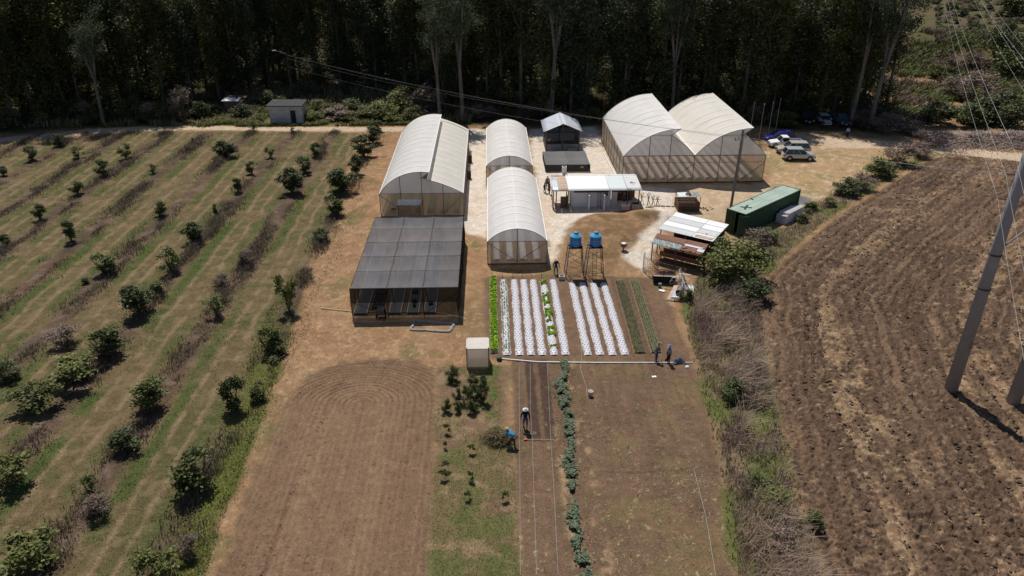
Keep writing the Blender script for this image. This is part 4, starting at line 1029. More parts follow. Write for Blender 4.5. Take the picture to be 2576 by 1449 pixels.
def bed_mesh(seed, L, shape=1.0, wdt=BW):
    rr = random.Random(seed); ph = [rr.uniform(0, 9) for _ in range(4)]; mb = MB(); nv = 12
    def fn(u, v):
        y = L*u; e = min(1, u*L/.35, (1-u)*L/.35); e = max(.15, e)**.5
        wob = .012*math.sin(y*1.3+ph[0])+.006*math.sin(y*4.1+ph[1]); wr = (1+.06*math.sin(y*2.2+ph[2])+.05*math.sin(y*7+ph[3])+rr.uniform(-.05, .05)*(v in (0, 1)))
        s = v*2-1; x = s*wdt*1.12*(wr if abs(s) > .8 else 1)*(.75+.25*e)+wob
        z = .20*e*max(0, 1-abs(s)**3.2)+.012+rr.uniform(-.006, .006)
        return (x, y, z)
    mb.grid(fn, 110, nv); me = D.meshes.new('mulch_film'); me.from_pydata(mb.v, [], mb.f); me.polygons.foreach_set('use_smooth', [True]*len(me.polygons)); me.materials.append(m_holes); return me
BEDS = [(0,.10,50.55,64.05),(1,1.10,50.2,63.65),(2,2.13,50.15,63.62),(3,3.05,50.15,63.6),(4,3.97,50.1,63.55),(5,4.93,50.1,63.5),(6,5.88,50.1,63.5),(7,7.67,50.0,62.8),(8,8.66,50.0,62.75),(9,9.70,49.95,62.7),(10,10.71,49.95,62.65)]
BL = ['leftmost plastic covered bed, packed full of bright green lettuce','second plastic covered bed from the left, with small pale seedlings','third plastic covered bed from the left, empty holes only',
 'fourth plastic covered bed from the left, empty','fifth plastic covered bed from the left, left of the patchy lettuce bed','plastic covered bed with scattered clumps of lettuce','seventh bed, right of the patchy lettuce, beside the wide soil path',
 'first bed of the right hand four, just right of the wide soil path','second bed of the right hand four, below the gap between the tanks','third bed of the right hand four, below the right water tank','last plastic covered bed on the right, next to the onion rows']
def lettuce_mesh(seed):
    rg = np.random.default_rng(seed); n = 46; a = rg.uniform(0, 6.28, n); r = rg.uniform(.02, .13, n)
    c = np.stack([r*np.cos(a), r*np.sin(a), .05+.13*(1-r/.15)*rg.uniform(.5, 1, n)+.03], -1)
    V, F = leaf_quads(c, .15, .13, rg, -.3, .5); return np_mesh('lettuce_leaves', V, F, m_lettuce)
m_lettuce = leafmat('lettuce_leaf', [(.15,.29,.015),(.26,.43,.02),(.37,.55,.04),(.21,.35,.02)], .3, .5)
LT = [lettuce_mesh(600+i) for i in range(3)]
def beds():
    for (i, x, y0, y1) in BEDS:
        t = thing('planting_bed', BL[i], 'planting bed', (x, y0, 0), 0, 'raised beds under white plastic')
        o = add_obj('mulch_film', bed_mesh(700+i, y1-y0), t)
    def let(x, y, lab, grp, s=1.0):
        o = add_obj('lettuce', LT[R_.randrange(3)], None, (x, y, .15)); o.scale = (s, s, s); o.rotation_euler = (0, 0, R_.uniform(0, 6)); tag(o, lab, 'lettuce', grp)
    for j in range(53):
        for s in (-.16, .12): let(.10+s+R_.uniform(-.03, .03), 50.75+j*.25+(.1 if s > 0 else 0), 'bright green lettuce head in the full leftmost bed', 'lettuces of the full left bed', R_.uniform(1.05, 1.4))
    for y0, y1, dens in ((62.3, 63.4, .9), (58.2, 60.6, .6), (55.3, 57.5, .75), (53.0, 54.3, .7), (51.2, 51.4, 1)):
        for j in range(int((y1-y0)/.24)+1):
            for s in (-.18, .05, .24):
                if R_.random() < dens*.95: let(4.93+s+R_.uniform(-.03, .03)+.02*(57-y0)*.2, y0+j*.24+(.1 if s > 0 else 0), 'bright green lettuce head in the patchy sixth bed', 'lettuces of the patchy bed', R_.uniform(.7, 1.05))
    n = 210; y = 50.4+13*rng.uniform(size=n); x = 1.10+rng.choice([-.22, -.02, .2], n)+rng.normal(0, .02, n)
    p = (np.stack([x, y, np.full(n, .24)], -1)[:, None, :]+rng.normal(0, .035, (n, 9, 3))).reshape(-1, 3)
    V, F = leaf_quads(p, .09, .06, rng, 0, .5); tag(add_obj('seedlings', np_mesh('seedlings', V, F, leafmat('seedling_leaf', [(.10,.17,.05),(.20,.28,.11),(.30,.36,.18)]))), 'small pale green seedlings growing through the second bed', 'seedlings', kind='stuff')
    for (x0, y0, x1, y1, nr, wd, hh, lab, dens, mt) in ((12.32,62.95,11.95,50.2,7,.85,.17,'left onion bed, thick with short green leaves',1.0,m_on1),(13.72,62.9,13.25,50.2,4,.75,.2,'right onion bed of thin separate green rows',.7,m_on2)):
        t = thing('onion_bed', lab, 'planting bed', (x0, y0, 0), 0, 'onion beds right of the plastic covered beds')
        mb = MB(); mb.grid(lambda u, v: (x0+(x1-x0)*u+(v-.5)*wd*1.25, y0+(y1-y0)*u, .005+.10*max(0, 1-abs(2*v-1)**3)+.01*math.sin(u*90)), 60, 8); mb.build('soil_ridge', m_soil, t, True)
        n = int(5200*dens); u = rng.uniform(size=n); r = rng.integers(0, nr, n); v = (r+.5)/nr-.5+rng.normal(0, .028 if nr < 5 else .05, n)
        P3 = np.stack([x0+(x1-x0)*u+v*wd-x0, (y1-y0)*u, .08+0*u], -1); V, F = blades(P3, hh, .022, rng, lean=.9)
        g = add_obj('onion_leaves', np_mesh('onion_leaves', V, F, mt), t); tag(g, kind='stuff')
m_on1 = leafmat('onion_leaf_a', [(.13,.16,.07),(.21,.23,.11),(.30,.29,.16)], .1); m_on2 = leafmat('onion_leaf_b', [(.13,.18,.08),(.20,.25,.12),(.29,.32,.18)], .1)
beds()
# ================================================================== SHEDS AND YARD THINGS
m_tin = M('white_zinc_sheet', (.78,.78,.78), .45, .06, 1.5, metal=.0, spec=.5, stretch=(1,6,1))
m_tin2 = M('grey_zinc_sheet', (.50,.52,.54), .4, .15, 1.5, metal=.2, stretch=(6,1,1))
m_bluetin = M('bluish_zinc_sheet', (.60,.64,.70), .35, .10, 1.5, metal=.25, stretch=(1,5,1))
m_rust = M('rusty_sheet', (.16,.065,.042), .8, .35, 3, c2=(.30,.15,.105), stretch=(1,4,1))
m_rust2 = M('rust_patched_zinc', (.62,.63,.63), .5, .05, 1.2, c2=(.27,.09,.06), thr=(.60,.64), detail=2)
m_tanrust = M('tan_rusty_sheet', (.42,.27,.17), .7, .25, 1.6, c2=(.62,.50,.40), stretch=(.6,3,1))
m_teal = M('weathered_teal_sheet', (.17,.23,.22), .6, .2, 2, c2=(.42,.46,.45), stretch=(3,1,1), thr=(.45,.65))
m_wall = M('white_plaster', (.62,.63,.66), .85, .10, 1.5)
m_wood = M('grey_brown_timber', (.15,.105,.075), .9, .35, 3, stretch=(4,4,.6))
m_plank = M('sawn_plank', (.40,.29,.19), .9, .3, 4, stretch=(3,3,3))
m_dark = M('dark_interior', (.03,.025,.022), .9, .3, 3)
m_concrete = M('concrete_block', (.40,.385,.38), .9, .18, 2, bump=.3)
m_steel = M('dark_steel', (.085,.065,.055), .6, .3, 5, metal=.3)
m_redsteel = M('red_oxide_bar', (.20,.09,.055), .8, .3, 8)
m_glass = M('dark_glass', (.02,.024,.03), .08, .1, 2, spec=.6)
m_rubber = M('rubber', (.018,.018,.019), .8, .1)
m_chrome = M('wheel_alloy', (.45,.45,.47), .3, .1, metal=.7)

def corr(parent, name, c00, c10, c11, c01, mat, pitch=.16, amp=.012, axis=0, nmax=90):
    """corrugated sheet between four corners; ridges run along axis v"""
    a, b, c, d = map(Vector, (c00, c10, c11, c01)); L = (b-a).length; n = min(nmax, int(L/pitch*4)); mb = MB()
    nrm = (b-a).cross(d-a).normalized()
    def fn(u, v):
        p = (a*(1-u)+b*u)*(1-v)+(d*(1-u)+c*u)*v
        return p+nrm*amp*math.sin(2*math.pi*u*L/pitch)
    mb.grid(fn, n, 4); o = mb.build(name, mat, parent, True); o.modifiers.new('thickness', 'SOLIDIFY').thickness = .006; return o

def kitchen():
    t = thing('open_kitchen', 'white walled lean-to kitchen under a long patched tin roof', 'shed', (12.5, 82, 0))
    zf, zb = 2.35, 2.75
    yf, yb = 81.95, 86.6; y2 = 85.6
    for (x0, x1, m, nm, bb) in ((7.28, 8.05, m_bluetin, 'roof_sheet', y2), (8.05, 9.15, m_tanrust, 'roof_sheet', y2), (9.15, 14.05, m_tin, 'roof_sheet', yb), (14.05, 16.2, m_tin2w, 'roof_sheet', yb), (16.2, 17.95, m_rust2, 'roof_sheet', yb)):
        sh = (x1 > 17)*.0; corr(t, nm, (x0+.01, yf, zf), (x1-.01, yf, zf), (x1-.01+sh, bb, zb), (x0+.01, bb, zb), m, .2)
    mb = MB(); mb.box((11.95, 83.9, 1.12), (4.75, 2.5, 2.24)); mb.build('wall_block', m_wall, t)
    MB().box((11.95, 82.66, 1.97), (4.2, .06, .22)).build('vent_strip', m_dark, t)
    for x in (11.6, 13.42): MB().box((x, 82.05, .95), (.12, 1.15, 1.9)).build('partition_wall', m_wall, t)
    wf = MB().box((13.75, 82.63, 1.62), (.42, .04, .36)).build('small_window', m_dark, t); MB().box((13.75, 82.60, 1.62), (.04, .03, .36)).build('window_bar', m_white, wf)
    MB().box((14.85, 83.2, .85), (.75, .06, 1.7)).build('door', m_wall, t)
    MB().box((9.1, 83.0, .75), (.06, 1.6, 1.5)).build('side_panel', m_wood, t); MB().box((8.75, 82.6, .7), (.9, .05, 1.4)).build('front_panel', m_wood, t)
    for x, y, zt in ((7.4, 82.1, zf), (7.75, 82.2, zf), (9.15, 82.05, zf), (16.25, 82.2, zf), (17.6, 82.1, zf), (17.75, 86.2, zb), (14.5, 86.2, zb), (9.4, 86.2, zb), (7.5, 85.3, zb)): post(t, x, y, 0, zt, .06, 'post', m_wood)
    for y, z in ((yf+.1, zf-.04), (yb-.3, zb-.06)): beam(t, (7.4, y, z), (17.8, y, z), .05, 'roof_beam', m_wood)
    for k in range(5): MB().box((15.4+k*.45, 84.9+.2*math.sin(k*2), .45), (.38, .5, .9)).build('stored_goods', (m_dark, m_rust, m_wood, m_dark, m_rust)[k], t)
    MB().box((16.4, 85.9, .9), (2.9, .08, 1.8)).build('rear_panel', m_wood, t)
    MB().box((7.35, 82.6, .8), (.05, 1.5, 1.5)).build('leaning_board', m_plank, t)
    lad = thing('ladder', 'grey ladder leaning against the white kitchen wall', 'ladder', (12.9, 81.9, 0))
    for s in (-.17, .17): beam(lad, (12.9+s, 81.95, .02), (12.9+s, 82.55, 2.05), .03, 'ladder_rail', m_steel)
    for i in range(6): beam(lad, (12.73, 82.02+i*.088, .3+i*.3), (13.07, 82.02+i*.088, .3+i*.3), .02, 'rung', m_steel)
    tb = thing('wash_table', 'small white topped table with a purple bundle in front of the kitchen', 'table', (15.95, 81.6, 0))
    MB().box((15.95, 81.7, .62), (1.0, .6, .08)).build('table_top', m_white, tb); MB().box((15.95, 81.72, .29), (.9, .5, .57)).build('table_base', m_concrete, tb)
    o = MB().lathe([(.02, 0), (.15, .02), (.17, .1), (.08, .2), (.01, .22)], (16.2, 81.7, .66), 10).build('cloth_bundle', M('purple_cloth', (.22,.18,.40), .9, .3, 9), None, True, (16.2, 81.7, .66)); tag(o, 'purple cloth bundle lying on the white topped table', 'cloth bundle')
    sk = thing('wash_tub', 'square grey concrete wash tub at the right end of the kitchen', 'wash tub', (17.25, 82.0, 0))
    MB().box((17.25, 82.0, .33), (.95, .7, .66)).build('tub_body', m_concrete, sk); MB().box((17.25, 82.0, .68), (.75, .5, .05)).build('tub_basin', m_dark, sk)
m_tin2w = M('pale_zinc_sheet', (.62,.67,.68), .45, .06, 1.5, stretch=(1,6,1))
kitchen()

def racks():
    for i, (x, y, h, l) in enumerate(((18.3, 83.5, 1.3, 'leftmost'), (18.95, 82.7, 1.6, 'tallest'), (19.55, 82.9, 1.2, 'third'), (20.1, 82.9, 1.15, 'rightmost'))):
        t = thing('wooden_trestle', f'{l} crossed pole trestle between the kitchen and the plank kiosk', 'trestle', (x, y, 0), 0, 'crossed pole trestles')
        beam(t, (x-.25, y-.2, 0), (x+.2, y+.3, h), .035, 'pole', m_wood); beam(t, (x+.25, y-.2, 0), (x-.2, y+.3, h*.95), .035, 'pole', m_wood); beam(t, (x-.05, y, 0), (x-.05, y+.1, h*1.1), .03, 'pole', m_wood)
        beam(t, (x-.2, y+.1, h*.6), (x+.45, y+.1, h*.65), .025, 'rail', m_wood)
    o = MB().slab([(18.6, 82.1, .09), (20.6, 82.6, .07), (20.5, 82.9, .07), (18.5, 82.4, .09)], .05).build('ground_board', m_plank, None, False, (19.5, 82.5, 0)); tag(o, 'long pale board lying on the ground under the trestles', 'board')
racks()

def toolshed():
    t = thing('tool_shed', 'tall open tool shed with a gabled shiny tin roof, half in tree shade', 'shed', (10.5, 104.6, 0))
    x0, x1, xm, y0, y1, ez, rz = 7.7, 13.38, 10.56, 104.2, 110.7, 3.15, 4.35
    corr(t, 'roof_slope', (x0, y1, ez), (x0, y0, ez), (xm, y0, rz), (xm, y1, rz), m_bluetin, .25); corr(t, 'roof_slope', (xm, y1, rz), (xm, y0, rz), (x1, y0, ez), (x1, y1, ez), m_bluetin, .25)
    beam(t, (xm, y0, rz+.03), (xm, y1, rz+.03), .06, 'ridge_cap', m_tin)
    a, b = 8.15, 12.95
    for x in (a, xm, b):
        for y in (104.7, 110.3): post(t, x, y, 0, rz-.1 if x == xm else ez+.1, .09, 'post', m_wood)
    MB().box(((a+b)/2, 104.75, .6), (b-a, .12, 1.2)).build('low_wall', m_wall_dull, t)
    for xa in (a, b): MB().box((xa, 107.5, .6), (.12, 5.5, 1.2)).build('low_wall', m_wall_dull, t)
    nm = film('shed_net', (.02,.02,.022), clear=.3, trans=.05)
    for p, q in (((a, 104.72), (b, 104.72)), ((a, 104.72), (a, 110.3)), ((b, 104.72), (b, 110.3)), ((a, 110.3), (b, 110.3))): crinkle_wall('net_wall', p, q, 1.2, ez, nm, t, .01, 10)
    MB().box((xm, 107.5, .05), (b-a, 5.5, .1)).build('floor', m_dark, t)
    MB().box((11.9, 104.3, .35), (1.2, .5, .65)).build('bench', m_plank, t)
m_wall_dull = M('stained_block_wall', (.24,.24,.26), .9, .3, 1.5)
toolshed()
def low_tent():
    t = thing('low_net_tent', 'low grey shade net tent with an orange label in front of the tool shed', 'shade tent', (10.4, 95.8, 0))
    x0, x1, y0, y1, H = 7.45, 13.5, 95.85, 101.6, 1.0
    def fn(u, v):
        x = x0+(x1-x0)*v; y = y0+(y1-y0)*u; fx = (v*2) % 1
        return (x, y, H+.12*u-.13*math.sin(math.pi*fx)*(.4+.6*math.sin(math.pi*u))-.05*math.sin(math.pi*u))
    MB().grid(fn, 20, 24).build('roof_net', film('grey_shade_net', (.15,.15,.155), clear=.15, trans=.1, scale=1.5), t, True)
    for p, q in (((x0, y0), (x1, y0)), ((x0, y0), (x0, y1)), ((x1, y0), (x1, y1)), ((x0, y1), (x1, y1))): crinkle_wall('side_net', p, q, .02, H, m_netband, t, .05, 24)
    for x in (x0, (x0+x1)/2, x1):
        for y in (y0, y1): post(t, x, y, 0, H+.1, .03, mat=m_black)
    MB().box((12.4, y0-.08, .66), (.42, .02, .26)).build('orange_label', M('orange_card', (.50,.26,.08), .8, .2, 20), t)
    b = thing('white_box', 'white upright box with a dark window top standing in front of the low net tent', 'box', (9.93, 95.1, 0))
    MB().box((9.93, 95.1, .5), (.58, .6, 1.0)).build('box_body', m_white, b, bevel=.02); MB().box((9.93, 95.1, 1.012), (.4, .4, .02)).build('dark_lid', m_steel, b)
low_tent()
def kiosk():
    t = thing('plank_bin', 'square brown plank bin with a small tin roof on four posts', 'plank bin', (23.2, 81, 0))
    x0, x1, y0, y1, h = 22.15, 24.65, 80.85, 82.9, 1.05
    for i in range(4):
        z = .15+i*.26
        for c, d in (((23.4, y0, z), (2.5, .05, .22)), ((23.4, y1, z), (2.5, .05, .22)), ((x0, 81.87, z), (.05, 2.0, .22)), ((x1, 81.87, z), (.05, 2.0, .22))): MB().box(c, d).build('plank', m_rustwood, t)
    MB().box((23.4, 81.87, .3), (2.35, 1.9, .5)).build('compost_fill', m_dark, t)
    for x in (x0, x1):
        for y in (y0, y1-.4): post(t, x, y, 0, 1.85, .04, 'post', m_wood)
    corr(t, 'roof_sheet', (22.1, 80.8, 1.85), (23.3, 80.8, 1.9), (23.3, 82.2, 1.95), (22.1, 82.2, 1.9), m_tin2w, .15); corr(t, 'roof_sheet', (23.32, 80.9, 1.9), (24.6, 80.9, 1.95), (24.6, 82.1, 2.0), (23.32, 82.1, 1.95), m_teal, .15)
    o = MB().tube([(23.3+.28*math.cos(a), 81.4+.28*math.sin(a), 2.03) for a in np.linspace(0, 6.28, 14)], .07, 6).build('coiled_hose', m_rust, None, True, (23.3, 81.4, 1.98)); tag(o, 'brown hose coil lying on the roof of the plank bin', 'hose coil')
    for i in range(18):
        a = R_.uniform(0, 6.28); r = R_.uniform(.1, .8); s = R_.uniform(.10, .28)
        o = MB().box((25.8+r*math.cos(a), 81.6+.7*r*math.sin(a), s*.3), (s, s*.8, s*.6), R_.uniform(0, 3), .7).build('brown_stone', m_wood, None, False, (25.8+r*math.cos(a), 81.6+.7*r*math.sin(a), 0)); tag(o, 'brown stone in the loose heap right of the plank bin', 'stone', 'stones heaped right of the plank bin')
    for i in range(9):
        x = 20.6+i*.17+R_.uniform(-.05, .05); s = R_.uniform(.1, .2); o = MB().box((x, 82.6-.02*i, s*.3), (s, s, s*.6), R_.uniform(0, 3), .8).build('kerb_stone', m_wood, None, False, (x, 82.6-.02*i, 0)); tag(o, 'dark stone in the short line left of the plank bin', 'stone', 'line of stones left of the plank bin')
m_rustwood = M('brown_plank', (.15,.085,.055), .9, .35, 3, stretch=(.6,3,3))
kiosk()

def tanks():
    m_tank = M('blue_polyethylene', (.018,.20,.52), .38, .06, 1.2, spec=.5); m_tankt = M('sunlit_blue_top', (.12,.52,.82), .4, .06, 1.2, spec=.5)  # shoulder takes a lighter blue, sunlight on the tank top put into its colour
    def text(body, size, mat, parent, cx, y, z, r):
        c = D.curves.new('lettering', 'FONT'); c.body = body; c.size = size; c.extrude = .004; c.align_x = 'CENTER'; c.align_y = 'CENTER'; c.shear = .25
        o = D.objects.new('tmp', c); col.objects.link(o); dg = bpy.context.evaluated_depsgraph_get(); me = D.meshes.new_from_object(o.evaluated_get(dg)); D.objects.remove(o)
        for v in me.vertices:
            x, yy, zz = v.co; a = x/r; v.co = (math.sin(a)*(r+.014+zz), -math.cos(a)*(r+.014+zz), yy)
        me.materials.clear(); me.materials.append(mat); add_obj('lettering', me, parent, (0, 0, z))
    for k, (cx, lab, tl) in enumerate(((8.05, 'left blue plastic water tank on its steel tower', 'left steel tower with crossed braces under the left blue tank'), (9.98, 'right blue plastic water tank on its steel tower', 'right steel tower with a ladder under the right blue tank'))):
        y0, y1, H = (63.95, 65.1, 3.15)
        t = thing('tank_tower', tl, 'water tower', (cx, 64.5, 0), 0, 'steel tank towers'); e = .28; w_ = .62
        top = [(cx-w_, y0), (cx+w_, y0), (cx+w_, y1), (cx-w_, y1)]; bot = [(cx-w_-e, y0-e), (cx+w_+e, y0-e), (cx+w_+e, y1+e), (cx-w_-e, y1+e)]
        for a, b in zip(top, bot): beam(t, (*a, H), (*b, 0), .035, 'leg', m_steel)
        L = lambda i, f: (bot[i][0]*(1-f)+top[i][0]*f, bot[i][1]*(1-f)+top[i][1]*f, H*f)
        mg = M('pale_cross_bar', (.36,.32,.28), .6, .3, 4)
        for i, j in ((0,1), (1,2), (2,3), (3,0)):
            beam(t, L(i, .45), L(j, .74), .02, 'cross_brace', mg if i == 0 else m_steel); beam(t, L(j, .45), L(i, .74), .02, 'cross_brace', m_steel)
            beam(t, L(i, .03), L(j, .22), .02, 'cross_brace', m_steel); beam(t, L(j, .03), L(i, .22), .02, 'cross_brace', m_steel)
        MB().box((cx, 64.52, H), (1.36, 1.25, .09)).build('platform', m_dark, t)
        if k == 1:
            for s in (-.18, .18): beam(t, (cx-.1+s, y0-.7, 0), (cx-.1+s, y0-.08, H-.35), .022, 'ladder_rail', m_steel)
            for i in range(8):
                f = (i+.6)/8.5; beam(t, (cx-.28, y0-.7+.62*f, (H-.35)*f), (cx+.08, y0-.7+.62*f, (H-.35)*f), .016, 'rung', m_steel)
            beam(t, L(0, .18), L(1, .18), .03, 'cross_bar', mg)
        b = thing('water_tank', lab, 'water tank', (cx+.02, 64.5, H+.045), 0, 'blue water tanks')
        prof = [(.50, 0), (.545, .03), (.55, .12)]
        for i in range(5): z = .17+i*.16; prof += [(.55, z), (.56, z+.03), (.56, z+.1), (.55, z+.13)]
        c = (cx+.02, 64.5, H+.05)
        MB().lathe(prof+[(.555, .98)], c, 32).build('tank_body', m_tank, b, True)
        MB().lathe([(.555, .98), (.56, 1.0), (.54, 1.03), (.26, 1.31), (.25, 1.32)], c, 32).build('shoulder', m_tankt, b, True)
        MB().lathe([(.22, 1.30), (.25, 1.32), (.25, 1.40), (.20, 1.43), (.05, 1.44)], c, 24).build('lid', M('grey_blue_lid', (.13,.20,.30), .5, .2), b, True)
        bm = MB(); r = .567
        ow = MB().tube([(r*math.sin(.56*math.cos(a)+.05*math.sin(a)), -r*math.cos(.56*math.cos(a)+.05*math.sin(a)), .55+.095*math.copysign(abs(math.sin(a))**.5, math.sin(a))) for a in np.linspace(0, 2*math.pi, 33)], .011, 5, False)
        me = D.meshes.new('label_rim'); me.from_pydata(ow.v, [], ow.f); me.materials.append(m_white); add_obj('label_rim', me, b, (0, 0, 0))
        text('Rotoplas', .13, M('red_lettering', (.45,.03,.05), .6, .1), b, 0, 0, .55, .555)
        for z, q in ((1.28, .75), (.2, .95)): beam(b, (c[0]-.3, 64.5, c[2]+z), (c[0]-q, 64.45, c[2]+z), .025, 'pipe', m_hoop)
        for pp in ((cx-w_-.1, 64.0, H+.2),): beam(b, (pp[0], pp[1], pp[2]), (pp[0]-.15, pp[1]-.2, .3), .03, 'down_pipe', m_hoop)
    t = thing('valve_box', 'open topped grey valve box at the foot of the left water tower', 'valve box', (6.75, 63.6, 0))
    MB().box((6.75, 63.6, .2), (.55, .45, .4)).build('box', m_concrete, t); MB().box((6.75, 63.6, .405), (.36, .27, .02)).build('opening', m_dark, t)
tanks()

def grill():
    t = thing('barrel_grill', 'half barrel grill on a post with a white lid and wooden handle', 'grill', (13.75, 69.5, 0))
    c = (13.75, 69.5, .62)
    MB().lathe([(.05, 0), (.22, .08), (.34, .25), (.38, .5), (.36, .5), (.30, .3)], c, 18).build('bowl', m_rust, t, True)
    MB().lathe([(.28, .46), (.27, .5), (.1, .55), (.01, .56)], c, 16).build('lid', m_white, t, True)
    MB().tube([(13.75, 69.5, 0), (13.75, 69.5, .66)], .05, 8).build('stand', m_black, t)
    for a in (0, 2.1, 4.2): beam(t, (13.75, 69.5, .2), (13.75+.35*math.cos(a), 69.5+.35*math.sin(a), 0), .025, 'foot', m_black)
    beam(t, (13.9, 69.5, .9), (14.9, 70.0, 1.05), .03, 'handle', m_plank)
    o = MB().lathe([(.02, 0), (.14, .01), (.15, .05), (.05, .09), (.01, .09)], (13.45, 66.9, 0), 10).build('round_dish', m_white, None, True, (13.45, 66.9, 0)); tag(o, 'small white round dish lying on the bare ground below the barrel grill', 'dish')
grill()

def shed2():
    z7 = ZM(2500, 850, 4.14)
    t = thing('white_roof_shed', 'open shed with big sloping white tin roof between onion beds and green container', 'shed', (20.5, 69, 0))
    c = [z7(285,180,2.35), z7(1175,390,2.35), z7(1440,110,2.75), z7(588,-91,2.75)]; z = (2.35, 2.35, 2.75, 2.75)
    C = [Vector((*p, q)) for p, q in zip(c, z)]
    lp = lambda u, v: (C[0]*(1-u)+C[1]*u)*(1-v)+(C[3]*(1-u)+C[2]*u)*v
    mats = [[m_tinw2, m_tin], [m_tin, m_tinw2], [m_tinw2, m_tin], [m_tin, m_tin]]
    for i in range(4):
        for j, (ua, ub) in enumerate(((0, .63), (.633, 1))): corr(t, 'roof_sheet', lp(ua, i/4+.003), lp(ub, i/4+.003), lp(ub, (i+1)/4-.003), lp(ua, (i+1)/4-.003), mats[i][j], .2)
    corr(t, 'roof_patch', lp(.66, .05)+Vector((0,0,.03)), lp(.97, .05)+Vector((0,0,.03)), lp(.97, .17)+Vector((0,0,.03)), lp(.66, .17)+Vector((0,0,.03)), m_tanrust, .2)
    for u in (.04, .5, .96):
        for v in (.08, .9): p = lp(u, v); post(t, p.x, p.y, 0, p.z, .06, 'post', m_wood)
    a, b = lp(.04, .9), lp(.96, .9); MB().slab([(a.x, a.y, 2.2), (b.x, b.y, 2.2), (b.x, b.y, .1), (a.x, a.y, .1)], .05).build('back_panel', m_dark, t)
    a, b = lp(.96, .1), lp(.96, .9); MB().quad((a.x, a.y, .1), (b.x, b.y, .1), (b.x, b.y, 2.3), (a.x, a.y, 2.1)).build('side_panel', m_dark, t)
    t2 = thing('rusty_roof_shed', 'low open shed with a rusty and teal tin roof over a long feed trough', 'shed', (18.5, 67, 0))
    c = [z7(180,415,1.95), z7(1000,610,1.95), z7(1110,435,2.3), z7(280,250,2.3)]; z = (1.95, 1.95, 2.3, 2.3); C2 = [Vector((*p, q)) for p, q in zip(c, z)]
    lq = lambda u, v: (C2[0]*(1-u)+C2[1]*u)*(1-v)+(C2[3]*(1-u)+C2[2]*u)*v
    for (ua, ub, va, vb, m, up) in ((0, .57, 0, .48, m_teal, 0), (0, .6, .5, 1, m_rust, .0), (.575, .86, 0, .5, m_rust, 0), (.865, 1, 0, .22, m_rust, 0), (.865, 1, .225, .5, m_tin2, .01), (.61, 1, .5, 1, m_rust, .012), (.6, .95, .46, .62, m_tin2, .03)):
        q = Vector((0, 0, up)); corr(t2, 'roof_sheet', lq(ua, va)+q, lq(ub, va)+q, lq(ub, vb)+q, lq(ua, vb)+q, m, .2)
    for u in (.03, .5, .95):
        for v in (.03, .97): p = lq(u, v); post(t2, p.x, p.y, 0, p.z, .06, 'post', m_wood)
    for i, (u, v) in enumerate(((.62, .22), (.66, .3), (.76, .1))):
        p = lq(u, v); o = MB().box((p.x, p.y, p.z+.06), (.22, .12, .09), i).build('roof_brick', M('brick_red', (.40,.22,.15), .9, .2, 9), None, False, tuple(p)); tag(o, ('brick at the seam of the teal sheet on the rusty roof','middle brick on the rusty roof','brick near the front edge of the rusty roof')[i], 'brick', 'bricks weighing down the rusty roof')
    tr = thing('feed_trough', 'long brown wooden trough under the rusty roof', 'trough', (18.6, 66.9, 0))
    a, b = lq(.16, .62), lq(.99, .62); d = Vector((b.x-a.x, b.y-a.y, 0)); L = d.length; d.normalize(); n = Vector((-d.y, d.x, 0)); ang = math.atan2(d.y, d.x); m = (a+b)/2
    for s in (-.5, .5): MB().box((m.x+n.x*s, m.y+n.y*s, .75), (L, .07, .5), ang).build('trough_side', m_rust, tr)
    MB().box((m.x, m.y, .55), (L, .95, .06), ang).build('trough_floor', m_dark, tr)
    for f in (.03, .35, .65, .97):
        for s in (-.4, .4): p = a+(b-a)*f+n*s; post(tr, p.x, p.y, 0, .55, .05, 'leg', m_wood)
m_tinw2 = M('dulled_zinc_sheet', (.56,.57,.585), .45, .10, 1.5, stretch=(1,6,1))
shed2()

